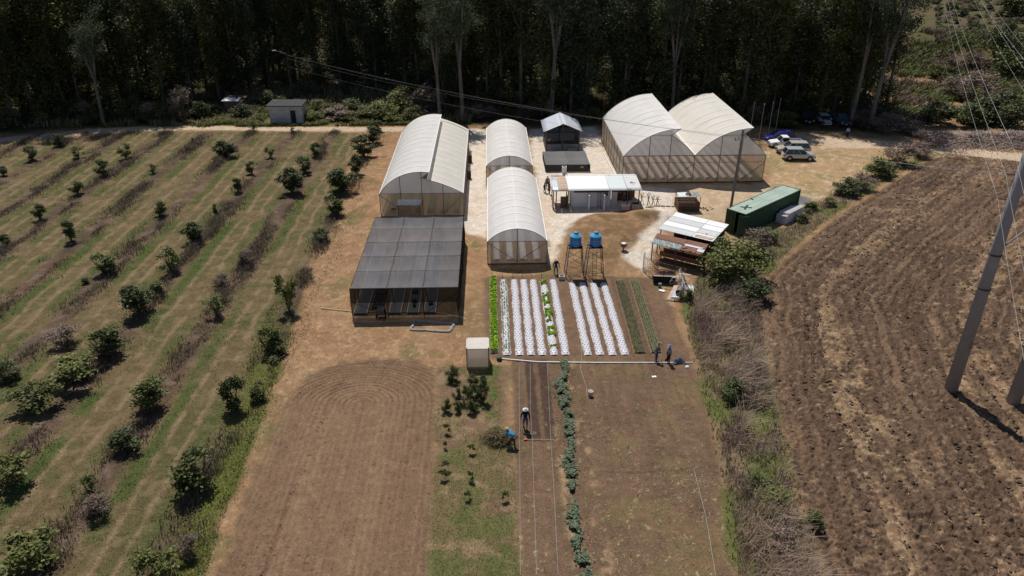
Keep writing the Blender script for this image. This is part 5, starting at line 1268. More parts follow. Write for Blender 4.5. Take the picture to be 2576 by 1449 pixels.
def scrap():
    # roll of rusty reinforcing mesh
    t = thing('mesh_roll', 'upright open roll of rusty reinforcing mesh at the left end of the rusty shed', 'wire mesh', (15.75, 65.3, 0))
    r = .75; cx, cy = 15.75, 65.2
    for i in range(22):
        a = 2*math.pi*i/26+2.2; x, y = cx+r*math.cos(a), cy+1.5*r*math.sin(a); MB().tube([(x, y, 0), (x, y, 1.75)], .016, 4).build('upright_bar', m_redsteel, t)
    for k in range(8): MB().tube([(cx+r*math.cos(a), cy+1.5*r*math.sin(a), .1+k*.22) for a in np.linspace(2.2, 2.2+2*math.pi*21/26, 18)], .014, 4).build('ring_bar', m_redsteel, t)
    # metal table with loose branches
    t = thing('metal_table', 'metal framed table loaded with dry twigs in front of the rusty shed', 'table', (16.5, 62.7, 0))
    MB().box((16.55, 62.9, .82), (2.3, 1.1, .05), -.12).build('table_top', m_rust, t); beam(t, (15.45, 62.45, .84), (17.6, 62.2, .84), .04, 'front_edge', m_tin2)
    for x, y in ((15.5, 62.5), (17.6, 62.25), (15.6, 63.4), (17.7, 63.2), (16.5, 62.4)): post(t, x, y, 0, .82, .03, 'leg', m_steel)
    for z in (.3, .55): beam(t, (15.5, 62.45, z), (17.6, 62.2, z), .018, 'cross_bar', m_steel)
    MB().box((16.6, 62.95, .4), (2.0, .9, .7), -.12).build('stored_mesh', m_dark, t)
    mb = MB(); rr = random.Random(3)
    for i in range(120):
        x, y = 15.6+rr.uniform(0, 1.9), 62.6+rr.uniform(0, .9); a = rr.gauss(.05, .35); l = rr.uniform(.3, 1.1)
        mb.tube([(x, y, .87+rr.uniform(0, .1)), (x+l*.5*math.cos(a), y+l*.5*math.sin(a), .95+rr.uniform(0, .12)), (x+l*math.cos(a), y+l*math.sin(a), .9+rr.uniform(0, .15))], .012, 3)
    o = mb.build('twig_pile', M('grey_twigs', (.13,.12,.105), .9, .3), None, False, (16.5, 63, .87)); tag(o, 'pile of dry grey twigs on the metal table', 'twigs', kind='stuff')
    o = MB().lathe([(.13, 0), (.15, .02), (.17, .38), (.16, .4), (.14, .36)], (15.95, 61.7, 0), 14).build('paint_bucket', M('grey_blue_plastic', (.16,.18,.22), .5), None, True, (15.95, 61.7, 0)); tag(o, 'grey blue bucket on the ground under the metal table', 'bucket')
    # window like frames
    for i, (x, y, w_, h, rz, tilt, lab) in enumerate(((17.5, 62.4, .9, .8, .3, .3, 'pale metal frame lying against the twig table'), (18.35, 62.1, 1.0, 1.4, -.25, .35, 'large white metal frame leaning behind the pipe bundle'), (18.0, 61.6, .6, .7, .6, .5, 'small bent frame among the scrap'))):
        t = thing('scrap_window', lab, 'frame', (x, y, .05), rz, 'metal frames in the scrap corner'); t.rotation_euler = (tilt, 0, rz)
        for p, q in (((-w_/2, 0), (w_/2, 0)), ((-w_/2, h), (w_/2, h)), ((-w_/2, 0), (-w_/2, h)), ((w_/2, 0), (w_/2, h)), ((0, 0), (0, h))):
            m_ = MB().tube([(p[0], 0, p[1]), (q[0], 0, q[1])], .03, 4); me = D.meshes.new('frame_bar'); me.from_pydata(m_.v, [], m_.f); me.materials.append(m_hoop); add_obj('frame_bar', me, t)
    # coils and wire tangle
    for i in range(9):
        x, y, q = 17.1+R_.uniform(0, 1.3), 61.9+R_.uniform(0, .7), R_.uniform(.12, .24)
        o = MB().tube([(x+q*math.cos(a), y+.2*q*math.sin(a*2), .35+q*math.sin(a)+R_.uniform(0, .02)) for a in np.linspace(0, 6.28, 12)], .02, 4, False).build('wire_coil', m_concrete, None, False, (x, y, .3)); tag(o, 'grey wire coil in the tangle beside the twig table', 'wire coil', 'wire coils beside the twig table')
    # bundle of pipes
    for i in range(11):
        x = 17.85+.10*i; o = beam(None, (17.95+R_.uniform(-.1, .1), 62.6, 1.45+R_.uniform(-.1, .1)), (17.75+.09*i, 60.3+R_.uniform(-.3, .8), .08), R_.choice([.025, .035, .045]), 'metal_pipe', R_.choice([m_hoop, m_concrete, m_steel, m_tin2, m_rust])); tag(o, 'long pipe in the bundle leaning over the sheet metal heap', 'pipe', 'pipes leaning over the sheet metal heap')
    # sheet heap
    S = [((15.95,58.95),(17.0,58.7),(18.5,61.4),(17.4,61.9),.05,m_tanrust,'pale ribbed sheet at the left of the sheet metal heap'),((16.6,58.75),(17.6,58.6),(18.4,60.0),(17.2,60.3),.09,m_rust,'rusty sheet at the bottom of the sheet metal heap'),
         ((16.5,59.3),(17.5,59.2),(18.0,60.4),(17.0,60.6),.14,m_tin2,'shiny zinc sheet under the drum'),((17.3,58.9),(18.4,59.0),(19.2,61.4),(18.3,61.7),.07,m_plank,'tan corrugated sheet at the right of the heap'),((17.3,60.6),(18.2,60.5),(18.4,61.3),(17.6,61.4),.17,m_rust,'reddish sheet above the drum'),((18.2,60.2),(18.9,60.2),(19.1,61.5),(18.5,61.6),.12,m_bluetin,'grey sheet under the pipe bundle')]
    for a, b, c, d, z, m, lab in S:
        t = MB(); A, B, Cc, Dd = (Vector((*p, z)) for p in (a, b, c, d)); o = corr(None, 'metal_sheet', A, B, Cc+Vector((0,0,.15)), Dd+Vector((0,0,.12)), m, .15, .02); tag(o, lab, 'metal sheet', 'sheets in the sheet metal heap')
    dr = thing('steel_drum', 'grey steel drum lying open ended on the sheet metal heap', 'drum', (17.5, 60.1, .45), .6); dr.rotation_euler = (math.pi/2, 0, -.5)
    mb = MB().lathe([(.24, -.5), (.30, -.5), (.31, -.25), (.30, 0), (.31, .25), (.30, .5), (.27, .5), (.27, -.3)], (0,0,0), 20); me = D.meshes.new('drum_shell'); me.from_pydata(mb.v, [], mb.f); me.materials.append(m_steelg); add_obj('drum_shell', me, dr)
    o = MB().box((16.0, 60.9, .05), (.55, .35, .05), -.5).build('white_tile', m_white, None, False, (16.0, 60.9, 0)); tag(o, 'small white slab on the ground left of the sheet metal heap', 'slab')
    for i in range(3):
        o = beam(None, (16.3+.2*i, 61.4-.1*i, .05), (17.2+.2*i, 61.0-.1*i, .07), .03, 'loose_plank', m_plank); tag(o, 'loose plank on the ground left of the sheet metal heap', 'plank', 'loose planks by the sheet metal heap')
m_steelg = M('galvanised_drum', (.22,.205,.19), .45, .2, 3, metal=.5)
scrap()

def container():
    a = Vector((27.55, 73.35, 0)); b = Vector((36.3, 80.75, 0)); ang = math.atan2(b.y-a.y, b.x-a.x); L = 11.6; W, H = 2.4, 2.59
    t = thing('shipping_container', 'long green shipping container with a dark cross on its roof', 'container', (a.x, a.y, 0), ang)
    mg = M('dark_green_paint', (.022,.075,.040), .5, .2, 1.0, spec=.4); mgr = M('faded_green_roof', (.27,.36,.30), .6, .12, 1.2, stretch=(.4,2,1), c2=(.38,.47,.40))
    def loc(name, mb, m):
        me = D.meshes.new(name); me.from_pydata(mb.v, [], mb.f); me.materials.append(m); return add_obj(name, me, t)
    for nm, yy in (('side_wall', .03), ('side_wall', W-.03)):
        mb = MB(); n = 168
        def fn(u, v, yy=yy):
            q = (u*L/.28) % 1; d = .036*(min(1, max(0, (abs(q-.5)-.15)/.1)))
            return (u*L, yy+(d if yy < 1 else -d), .12+(H-.24)*v)
        mb.grid(fn, n*2, 1); loc(nm, mb, mg)
    def roof(u, v):
        q = (u*L/.55) % 1; return (u*L, .05+(W-.1)*v, H-.03+.02*(abs(q-.5) < .3))
    loc('roof', MB().grid(roof, 160, 1), mgr)
    loc('floor', MB().box((L/2, W/2, .09), (L-.05, W-.1, .08)), m_dark)
    fr = MB()
    for y in (.04, W-.04):
        fr.box((L/2, y, H-.05), (L, .09, .1)); fr.box((L/2, y, .1), (L, .09, .14))
        for x in (.06, L-.06): fr.box((x, y, H/2), (.14, .12, H))
    for x in (.05, L-.05): fr.box((x, W/2, H-.06), (.1, W-.1, .12)); fr.box((x, W/2, .1), (.1, W-.1, .12))
    loc('frame', fr, mg)
    loc('end_wall', MB().box((L-.07, W/2, H/2), (.05, W-.15, H-.2)), mg)
    dm = mg
    d1 = loc('door', MB().box((.04, W*.74, H/2), (.05, W*.48, H-.2)), dm)
    mb = MB()
    for y in (W*.60, W*.68, W*.82, W*.9): mb.tube([(-.02, y, .2), (-.02, y, H-.2)], .025, 6)
    me = D.meshes.new('lock_bars'); me.from_pydata(mb.v, [], mb.f); me.materials.append(mg); add_obj('lock_bars', me, d1)
    mb = MB().box((-.35, -.0, H/2), (1.1, .05, H-.2), -1.15); loc('door', mb, dm)
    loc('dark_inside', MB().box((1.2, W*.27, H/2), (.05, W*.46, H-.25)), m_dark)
    mb = MB().box((1.9, W*.5, H+.012), (1.5, .2, .01), .35).box((1.9, W*.5, H+.019), (1.25, .2, .01), -1.0)
    loc('roof_cross', mb, M('dark_green_cross', (.012,.04,.035), .7))  # dark crossed bars laid flat on the roof
    # concrete blocks, stacked: each block a thing
    mbk = MB(); w_, h_, l_ = .19, .19, .39
    mbk.box((0, 0, .03), (l_, w_, .06))
    for y in (-.08, .08): mbk.box((0, y, .11), (l_, .03, .16))
    for x in (-.18, 0, .18): mbk.box((x, 0, .11), (.03, w_-.06, .16))
    bm = D.meshes.new('concrete_block'); bm.from_pydata(mbk.v, [], mbk.f); bm.materials.append(M('pale_block', (.72,.70,.69), .9, .12, 3))
    o0 = Vector((33.35, 76.45, 0)); d = Vector((math.cos(.72), math.sin(.72), 0)); n = Vector((-d.y, d.x, 0)); cnt = 0
    for lay in range(6):
        for i in range(21):
            for j in range(3):
                if lay < 5 and 1 < i < 19 and j == 1: continue
                if lay == 5 and (i < 3 or (i > 16 and j == 2)): continue
                if cnt >= 290: break
                p = o0+d*(i*.2+.1)+n*(j*.4+.2)+Vector((0, 0, lay*.2)); o = add_obj('concrete_block', bm, None, p); o.rotation_euler = (0, 0, .72+math.pi/2+R_.uniform(-.02, .02)); cnt += 1
                tag(o, 'pale grey hollow concrete block in the stack beside the green container', 'concrete block', 'concrete blocks stacked beside the container')
    # gravel heap behind
    g = MB(); cx, cy = P(2003, 503)
    g.grid(lambda u, v: (cx+2.0*u*math.cos(6.283*v), cy+1.6*u*math.sin(6.283*v), .75*(1-u)**1.2+.03*math.sin(40*u+9*v*6)), 14, 28)
    o = g.build('gravel_heap', M('grey_gravel', (.19,.185,.185), .95, .3, 14, bump=.8), None, True, (cx, cy, 0)); tag(o, 'heap of grey gravel behind the far end of the green container', 'gravel heap', kind='stuff')
    # timber pile
    for i in range(26):
        lay = i//9; u = R_.uniform(-.15, .15); x0, y0 = 24.6+u, 69.7+(i % 9)*.17; z = .08+lay*.15+R_.uniform(0, .06)
        o = beam(None, (x0-.3, y0+R_.uniform(-.1, .1), z), (x0+R_.uniform(1.4, 2.1), y0-.55+R_.uniform(-.1, .1), z+R_.uniform(-.03, .08)), R_.uniform(.045, .07), 'timber_pole', R_.choice([m_plank, m_wood, m_plank])); tag(o, 'rough pole in the timber pile beside the white roofed shed', 'timber pole', 'poles in the timber pile')
    o = MB().slab([(25.3, 71.6, .35), (26.9, 70.6, .3), (27.0, 70.9, .3), (25.4, 71.9, .35)], .06).build('loose_board', m_plank, None, False, (26, 71, .3)); tag(o, 'pale board lying across the timber pile near the container', 'board')
container()

# concrete hut and tin roofed hut by the road
def huts():
    t = thing('concrete_hut', 'small block hut with a flat dark roof beside the dirt road', 'hut', (-34, 122.5, 0))
    x0, x1, y0, y1, H = -36.4, -31.0, 121.9, 125.2, 2.9
    MB().box(((x0+x1)/2, (y0+y1)/2, H/2), (x1-x0, y1-y0, H)).build('walls', M('grey_block_wall', (.42,.42,.44), .9, .22, 1.2), t)
    MB().slab([(x0-.3, y0-.35, H+.12), (x1+.25, y0-.3, H+.05), (x1+.2, y1+.3, H+.2), (x0-.1, y1+.3, H+.25)], .14).build('roof', M('dark_bitumen_roof', (.035,.036,.042), .8, .4, 2), t)
    d = MB().box((-32.5, y0-.02, 1.1), (.85, .08, 2.1)).build('door', m_dark, t); MB().box((-32.5, y0-.03, 2.2), (1.0, .1, .08)).build('lintel', m_concrete, d)
    for z in (.75, 1.5, 2.25): beam(t, (x0, y0-.01, z), (-33.1, y0-.01, z), .015, 'mortar_line', m_wall_dull)
    MB().box((-35.7, 124, H+.28), (.3, .3, .12)).build('roof_block', m_concrete, t)
    t = thing('tin_roofed_hut', 'small brick hut with a pale tin roof among the shrubs left of the concrete hut', 'hut', (-44.5, 129.5, 0))
    MB().box((-44.3, 130, 1.05), (3.0, 2.9, 2.1)).build('walls', M('dark_brick', (.13,.085,.065), .9, .3, 3), t)
    corr(t, 'roof_sheet', (-46.2, 128.3, 2.25), (-43.4, 128.3, 2.2), (-43.2, 130.4, 2.4), (-46.0, 130.4, 2.45), m_tin, .2)
    MB().slab([(-46.1, 130.45, 2.4), (-42.6, 130.45, 2.35), (-42.6, 131.7, 2.45), (-46.1, 131.7, 2.5)], .06).build('rear_roof', m_rust, t)
    post(t, -43.9, 129.9, 0, 3.4, .15, 'chimney_pipe', m_black)
    t = thing('wooden_bench', 'rough white bench between the tin roofed hut and the concrete hut', 'bench', (-41.0, 126.5, 0))
    MB().slab([(-41.8, 126.6, .5), (-40.4, 125.9, .45), (-40.3, 126.2, .45), (-41.7, 126.9, .5)], .06).build('seat', m_white, t)
    for x, y in ((-41.6, 126.7), (-40.5, 126.1)): beam(t, (x, y, .45), (x, y, 0), .05, 'leg', m_white)
huts()

# ================================================================== POLES, WIRES, PIPES
m_conc_pole = M('concrete_pole', (.30,.295,.31), .8, .10, 1.5); m_wire = M('aluminium_wire', (.50,.50,.52), .4, .1, metal=.2); m_woodpole = M('grey_utility_pole', (.20,.185,.175), .85, .2, 2, stretch=(3,3,.3))
def cat(a, b, sag, n=14): return [(a[0]+(b[0]-a[0])*i/n, a[1]+(b[1]-a[1])*i/n, a[2]+(b[2]-a[2])*i/n-4*sag*(i/n)*(1-i/n)) for i in range(n+1)]
def wire(a, b, sag, r, lab, grp): o = MB().tube(cat(a, b, sag, 24), r, 4).build('power_line', m_wire, None, True, a); tag(o, lab, 'wire', grp)
def wire2(a, b, sag, r, lab, grp): o = MB().tube(cat(a, b, sag, 24), r, 4).build('power_line', m_wire2, None, True, a); tag(o, lab, 'wire', grp)
m_wire2 = M('weathered_wire', (.16,.155,.15), .7, .1)
def poles():
    t = thing('utility_pole', 'grey utility pole with a crossarm standing at the near end of the green container', 'utility pole', (28.7, 81.7, 0))
    MB().tube([(28.7, 81.7, 0), (28.78, 81.6, 9.6)], [.17, .12], 10).build('pole', m_woodpole, t)
    c = (28.77, 81.6, 8.6); ca = MB().tube([(c[0]-1.0, c[1]-.75, c[2]), (c[0]+.55, c[1]+.4, c[2])], .07, 6).build('crossarm', m_woodpole, t)
    for f in (-1.0, -.5, .5): MB().lathe([(.03, 0), (.06, .05), (.05, .14), (.02, .2)], (c[0]+f, c[1]+.75*f, c[2]+.08), 8).build('insulator', m_steel, ca)
    lx, ly = -36.2, 137.0
    t = thing('lamp_pole', 'thin dark pole with a lamp arm rising behind the concrete hut', 'lamp pole', (lx, ly, 0))
    MB().tube([(lx, ly, 0), (lx-.1, ly, 8.6)], [.14, .09], 8).build('pole', m_steel, t); MB().tube([(lx-.1, ly, 8.5), (lx-1.6, ly-.6, 9.2)], .04, 5).build('arm', m_concrete, t)
    MB().box((lx-1.9, ly-.75, 9.22), (.7, .3, .14), .35).build('lamp_head', m_concrete, t)
    for k, (dz, dy) in enumerate(((8.4, 0), (8.2, .4), (7.7, .1), (6.3, 0))):
        wire2((lx, ly+dy, dz), (c[0]-.8+.4*k, c[1]-.6+.3*k, c[2]+.15 if k < 3 else 7.2), 1.0+.1*k, .012, ('topmost','second','third','lowest')[k]+' thin wire running from the lamp pole to the utility pole', 'thin wires above the greenhouses')
    for k in range(3): wire((c[0]-.8+.5*k, c[1]-.6+.4*k, c[2]+.15), (62+k, 64-k*1.5, 9.5), .9, .010, ('nearest','middle','farthest')[k]+' thin wire leaving the utility pole towards the ploughed field', 'thin wires over the container')
    for i, (x, y, l) in enumerate(((40.2, 110.8, 'leftmost'), (41.3, 109.6, 'second'), (43.0, 110.6, 'third'), (45.0, 113.0, 'rightmost'))):
        t = thing('flag_pole', f'{l} thin bare flag pole behind the parked blue car', 'pole', (x, y, 0), 0, 'thin flag poles'); MB().tube([(x, y, 0), (x, y, 5.6)], [.04, .025], 6).build('pole', m_concrete, t); MB().lathe([(.02, 0), (.06, .05), (.02, .1)], (x, y, 5.6), 8).build('finial', m_white, t)
    # H frame of the transmission line
    A, B = (34.35, 44.4), (38.05, 42.75)
    t = thing('transmission_tower', 'tall two legged grey concrete pole structure of the power line on the ploughed field', 'power pylon', (A[0], A[1], 0))
    H = 26
    for q in (A, B):
        pl = MB().tube([(q[0], q[1], -.3), (q[0]-.1, q[1]+.1, H)], [.46, .25], 16).build('pole', m_conc_pole, t, True)
        for z in (8.6, 11.2): MB().tube([(q[0]-.03, q[1]+.03, z), (q[0]-.03, q[1]+.03, z+.12)], .455-.008*z*.8+.02, 16).build('band', m_steel, pl)
        mb = MB().box((q[0]+.06, q[1]-.47, 4.2), (.05, .03, .5)).box((q[0]+.2, q[1]-.455, 4.2), (.05, .03, .5)); mb.build('painted_number', M('faded_ochre_paint', (.25,.19,.08), .8), pl)
    m = lambda f, z: (A[0]+(B[0]-A[0])*f, A[1]+(B[1]-A[1])*f+.05, z)
    beam(t, m(.02, 11.6), m(.98, 17.2), .07, 'cross_brace', m_conc_pole); beam(t, m(.98, 11.6), m(.02, 17.2), .07, 'cross_brace', m_conc_pole)
    for q, sg in ((A, 1), (B, -1)):
        for z in (15.1, 16.8, 18.5): beam(t, (q[0]-.05, q[1]+.05, z+.05), (q[0]-.72*sg, q[1]+.62*sg, z), .04, 'side_insulator', m_steel)
poles()
def lines():
    Dv = Vector((.469, .883, 0)); att = [(33.63, 45.02, z) for z in (15.1, 16.8, 18.5)]+[(36.2, 43.6, 20.4)]+[(38.77, 42.13, z) for z in (15.1, 16.8, 18.5)]
    names = ['lowest left','middle left','upper left','single central','lowest right','middle right','upper right']
    for k, a in enumerate(att):
        a = Vector(a); wire(tuple(a), tuple(a+Dv*265+Vector((0, 0, 4))), .2+3.0, .011, f'{names[k]} power line running from the concrete pylon to the top right', 'power lines beyond the pylon')
        wire(tuple(a), tuple(a-Dv*48+Vector((0, 0, -1.5))), .7, .008, f'{names[k]} power line running from the concrete pylon towards the viewer', 'power lines near the viewer')
lines()
def pipes():
    o = MB().tube([(*P(1262, 904), .06), (*P(1350, 912), .06), (*P(1500, 914), .06), (*P(1742, 914), .06)], .055, 8).build('long_pipe', m_hoop, None, True, (*P(1262, 904), 0)); tag(o, 'long white pipe lying on the soil along the foot of the white beds', 'pipe')
    zz = ZM(1200, 800, 2.415)
    o = MB().tube([(*zz(130, 978), .06), (*zz(420, 1012), .06), (*zz(700, 1020), .07), (*zz(1100, 1012), .06), (*zz(1250, 1030), .06), (*zz(1485, 1078), .06), (*zz(1480, 1090), .06)], .04, 8).build('net_house_pipe', M('yellowed_pipe', (.56,.50,.36), .6, .1), None, True, (-9, 57.5, 0)); tag(o, 'thin yellowish bent pipe lying along the front of the shade net house', 'pipe')
    o = MB().tube([(*P(1453, 712), .05), (*P(1457, 800), .06), (*P(1464, 890), .05), (*P(1460, 930), .05), (*P(1475, 975), .05), (*P(1478, 1010), .05)], .018, 5).build('garden_hose', M('yellow_hose', (.42,.33,.20), .7), None, True, (6.8, 55, 0)); tag(o, 'thin yellow hose running down the wide soil path past the pipe', 'hose')
    for i, pts in enumerate((((1306, 925), (1308, 1200), (1309, 1449)), ((1334, 918), (1334, 1030), (1339, 1108), (1350, 1449)), ((1377, 918), (1381, 1010), (1385, 1100), (1394, 1240), (1404, 1449)))):
        o = MB().tube([(*P(*q), .09) for q in pts], .013, 4).build('drip_line', M('grey_drip_tape', (.30,.28,.27), .6), None, False, (2, 40, 0)); tag(o, 'thin drip line stretched down the bare plot, '+('leftmost','middle','rightmost')[i]+' of the three', 'drip line', 'drip lines in the lower plot')
    o = MB().tube([(*P(1745, 1180), .06), (*P(1775, 1300), .06), (*P(1800, 1449), .06)], .012, 4).build('drip_line', m_concrete, None, False, (10, 33, 0)); tag(o, 'single pale line near the right edge of the bare plot', 'drip line')
    # short dark stakes at the heads of the beds
    for j, (i, x, y0, y1) in enumerate(BEDS[:6]):
        o = MB().tube([(x-.1, y1+.45, 0), (x-.12, y1+.45, .55)], .02, 5).build('stake', m_wood, None, False, (x-.1, y1+.45, 0)); tag(o, 'thin dark stake at the far end of a white bed, '+ORD[j]+' from the left', 'stake', 'stakes at the bed ends')
    X, Y = P(1485, 996); t = thing('white_bucket', 'dirty white bucket standing on the bare soil below the long pipe', 'bucket', (X, Y, 0))
    MB().lathe([(.14, 0), (.16, .02), (.20, .42), (.21, .44), (.19, .44), (.17, .1)], (X, Y, 0), 18).build('bucket_body', m_dirtyw, t, True); MB().tube([(X-.2, Y, .42), (X-.1, Y-.02, .62), (X+.05, Y-.02, .6), (X+.2, Y, .42)], .012, 4).build('handle', m_hoop, t)
    X, Y = P(1256, 906); o = MB().lathe([(.1, 0), (.22, .05), (.2, .25), (.1, .32)], (X, Y, 0), 12).build('green_jug', M('green_plastic', (.035,.07,.05), .5), None, True, (X, Y, 0)); tag(o, 'dark green jug beside the white booth at the end of the long pipe', 'jug')
    # hoe lying on soil, pick on the straw heap, wheelbarrow heap
    t = thing('red_headed_hoe', 'hoe with a red head lying across the end of the dark beds', 'hoe', (*P(1370, 1107), 0))
    a, b = P(1322, 1107), P(1393, 1108); MB().tube([(*a, .06), (*b, .06)], .025, 5).build('handle', m_plank, t); MB().box((a[0], a[1], .07), (.22, .14, .03), .3).build('blade', M('red_paint', (.45,.08,.05), .6), t)
    X, Y = P(1252, 1103); n = 2600; rr = np.random.default_rng(9); q = rr.normal(0, .42, (n, 2)); pz = .75*np.exp(-(q**2).sum(1)*2.4)*rr.uniform(.6, 1, n)
    V, F = blades(np.stack([X+q[:, 0]*1.1, Y+q[:, 1]*.8, pz], -1), .22, .03, rr, lean=2.0); o = add_obj('weed_heap', np_mesh('weed_heap', V, F, leafmat('cut_weeds', [(.10,.095,.035),(.20,.16,.07),(.28,.22,.12)]))); tag(o, 'round heap of cut weeds beside the bending worker in blue', 'weed heap', kind='stuff')
    t = thing('wheelbarrow', 'black wheelbarrow with a red rim under the heap of cut weeds', 'wheelbarrow', (X, Y-.2, 0))
    MB().box((X-.05, Y-.15, .42), (.95, .62, .3), .1, 1.25).build('tray', m_black, t); MB().tube([(X-.7, Y-.3, .62), (X-.1, Y-.55, .5), (X+.25, Y-.45, .58)], .025, 5).build('handle', M('red_grip', (.45,.10,.08), .6), t)
    MB().tube([(X+.3, Y-.5, .2), (X+.36, Y-.5, .2)], .2, 14).build('wheel', m_rubber, t)
    for s in (-.3, .2): beam(t, (X+s, Y-.3, .35), (X+s+.05, Y-.4, 0), .02, 'leg', m_steel)
    X, Y = P(960, 797); t = thing('hose_reel', 'black hose wound on a small wheeled reel in front of the shade net house', 'hose reel', (X, Y, 0))
    for k in range(6): MB().tube([(X-.25+.1*k, Y+.33*math.cos(a), .62+.33*math.sin(a)) for a in np.linspace(0, 6.28, 16)], .05, 5, False).build('hose_coil', m_hosegrey, t, True)
    for s in (-.36, .36): beam(t, (X+s, Y-.3, 0), (X+s, Y+.05, .65), .03, 'frame', m_black); beam(t, (X+s, Y+.35, 0), (X+s, Y+.05, .65), .03, 'frame', m_black); MB().tube([(X+s*1.15-.03, Y-.25, .2), (X+s*1.15+.03, Y-.25, .2)], .2, 14).build('wheel', m_rubber, t)
    # low ash coloured border of an old plot
    zb = [zz(975,1180), zz(1340,1203), zz(1385,1125), zz(1015,1098)]; t = thing('old_bed_border', 'low rectangular border of grey ash on the dry grass below the shade net house', 'bed border', (zb[0][0], zb[0][1], 0))
    for i in range(4):
        a, b = zb[i], zb[(i+1) % 4]; mb = MB(); n = 14
        mb.tube([(a[0]+(b[0]-a[0])*k/n+R_.uniform(-.05, .05), a[1]+(b[1]-a[1])*k/n+R_.uniform(-.05, .05), .02) for k in range(n+1)], [R_.uniform(.09, .17) for k in range(n+1)], 7); mb.build('border_side', M('ash_grey', (.30,.27,.26), .95, .25, 6, bump=.6), t, True)
    # brush heap at the far right
    n = 16000; rr = np.random.default_rng(4); u = rr.uniform(0, 1, n); x = 66+22*u; y = 108.5-.05*(x-66)+rr.normal(0, 1.9, n); h = 1.5*np.exp(-((y-108.5+.05*(x-66))/2.4)**2)*(.5+.6*fbm(x, y, 1.6, 3, 2))*rr.uniform(.3, 1, n)
    V, F = blades(np.stack([x, y, h], -1), .42, .09, rr, lean=1.5); o = add_obj('brush_heap', np_mesh('brush_heap', V, F, leafmat('dry_brush', [(.26,.19,.155),(.40,.31,.26),(.54,.44,.37)]))); tag(o, 'long heap of grey brown cut brush beside the dirt road at the right', 'brush heap', kind='stuff')
m_dirtyw = M('dirty_white_plastic', (.55,.50,.44), .6, .2, 5); m_hosegrey = M('grey_brown_hose', (.16,.14,.125), .7, .2)
pipes()
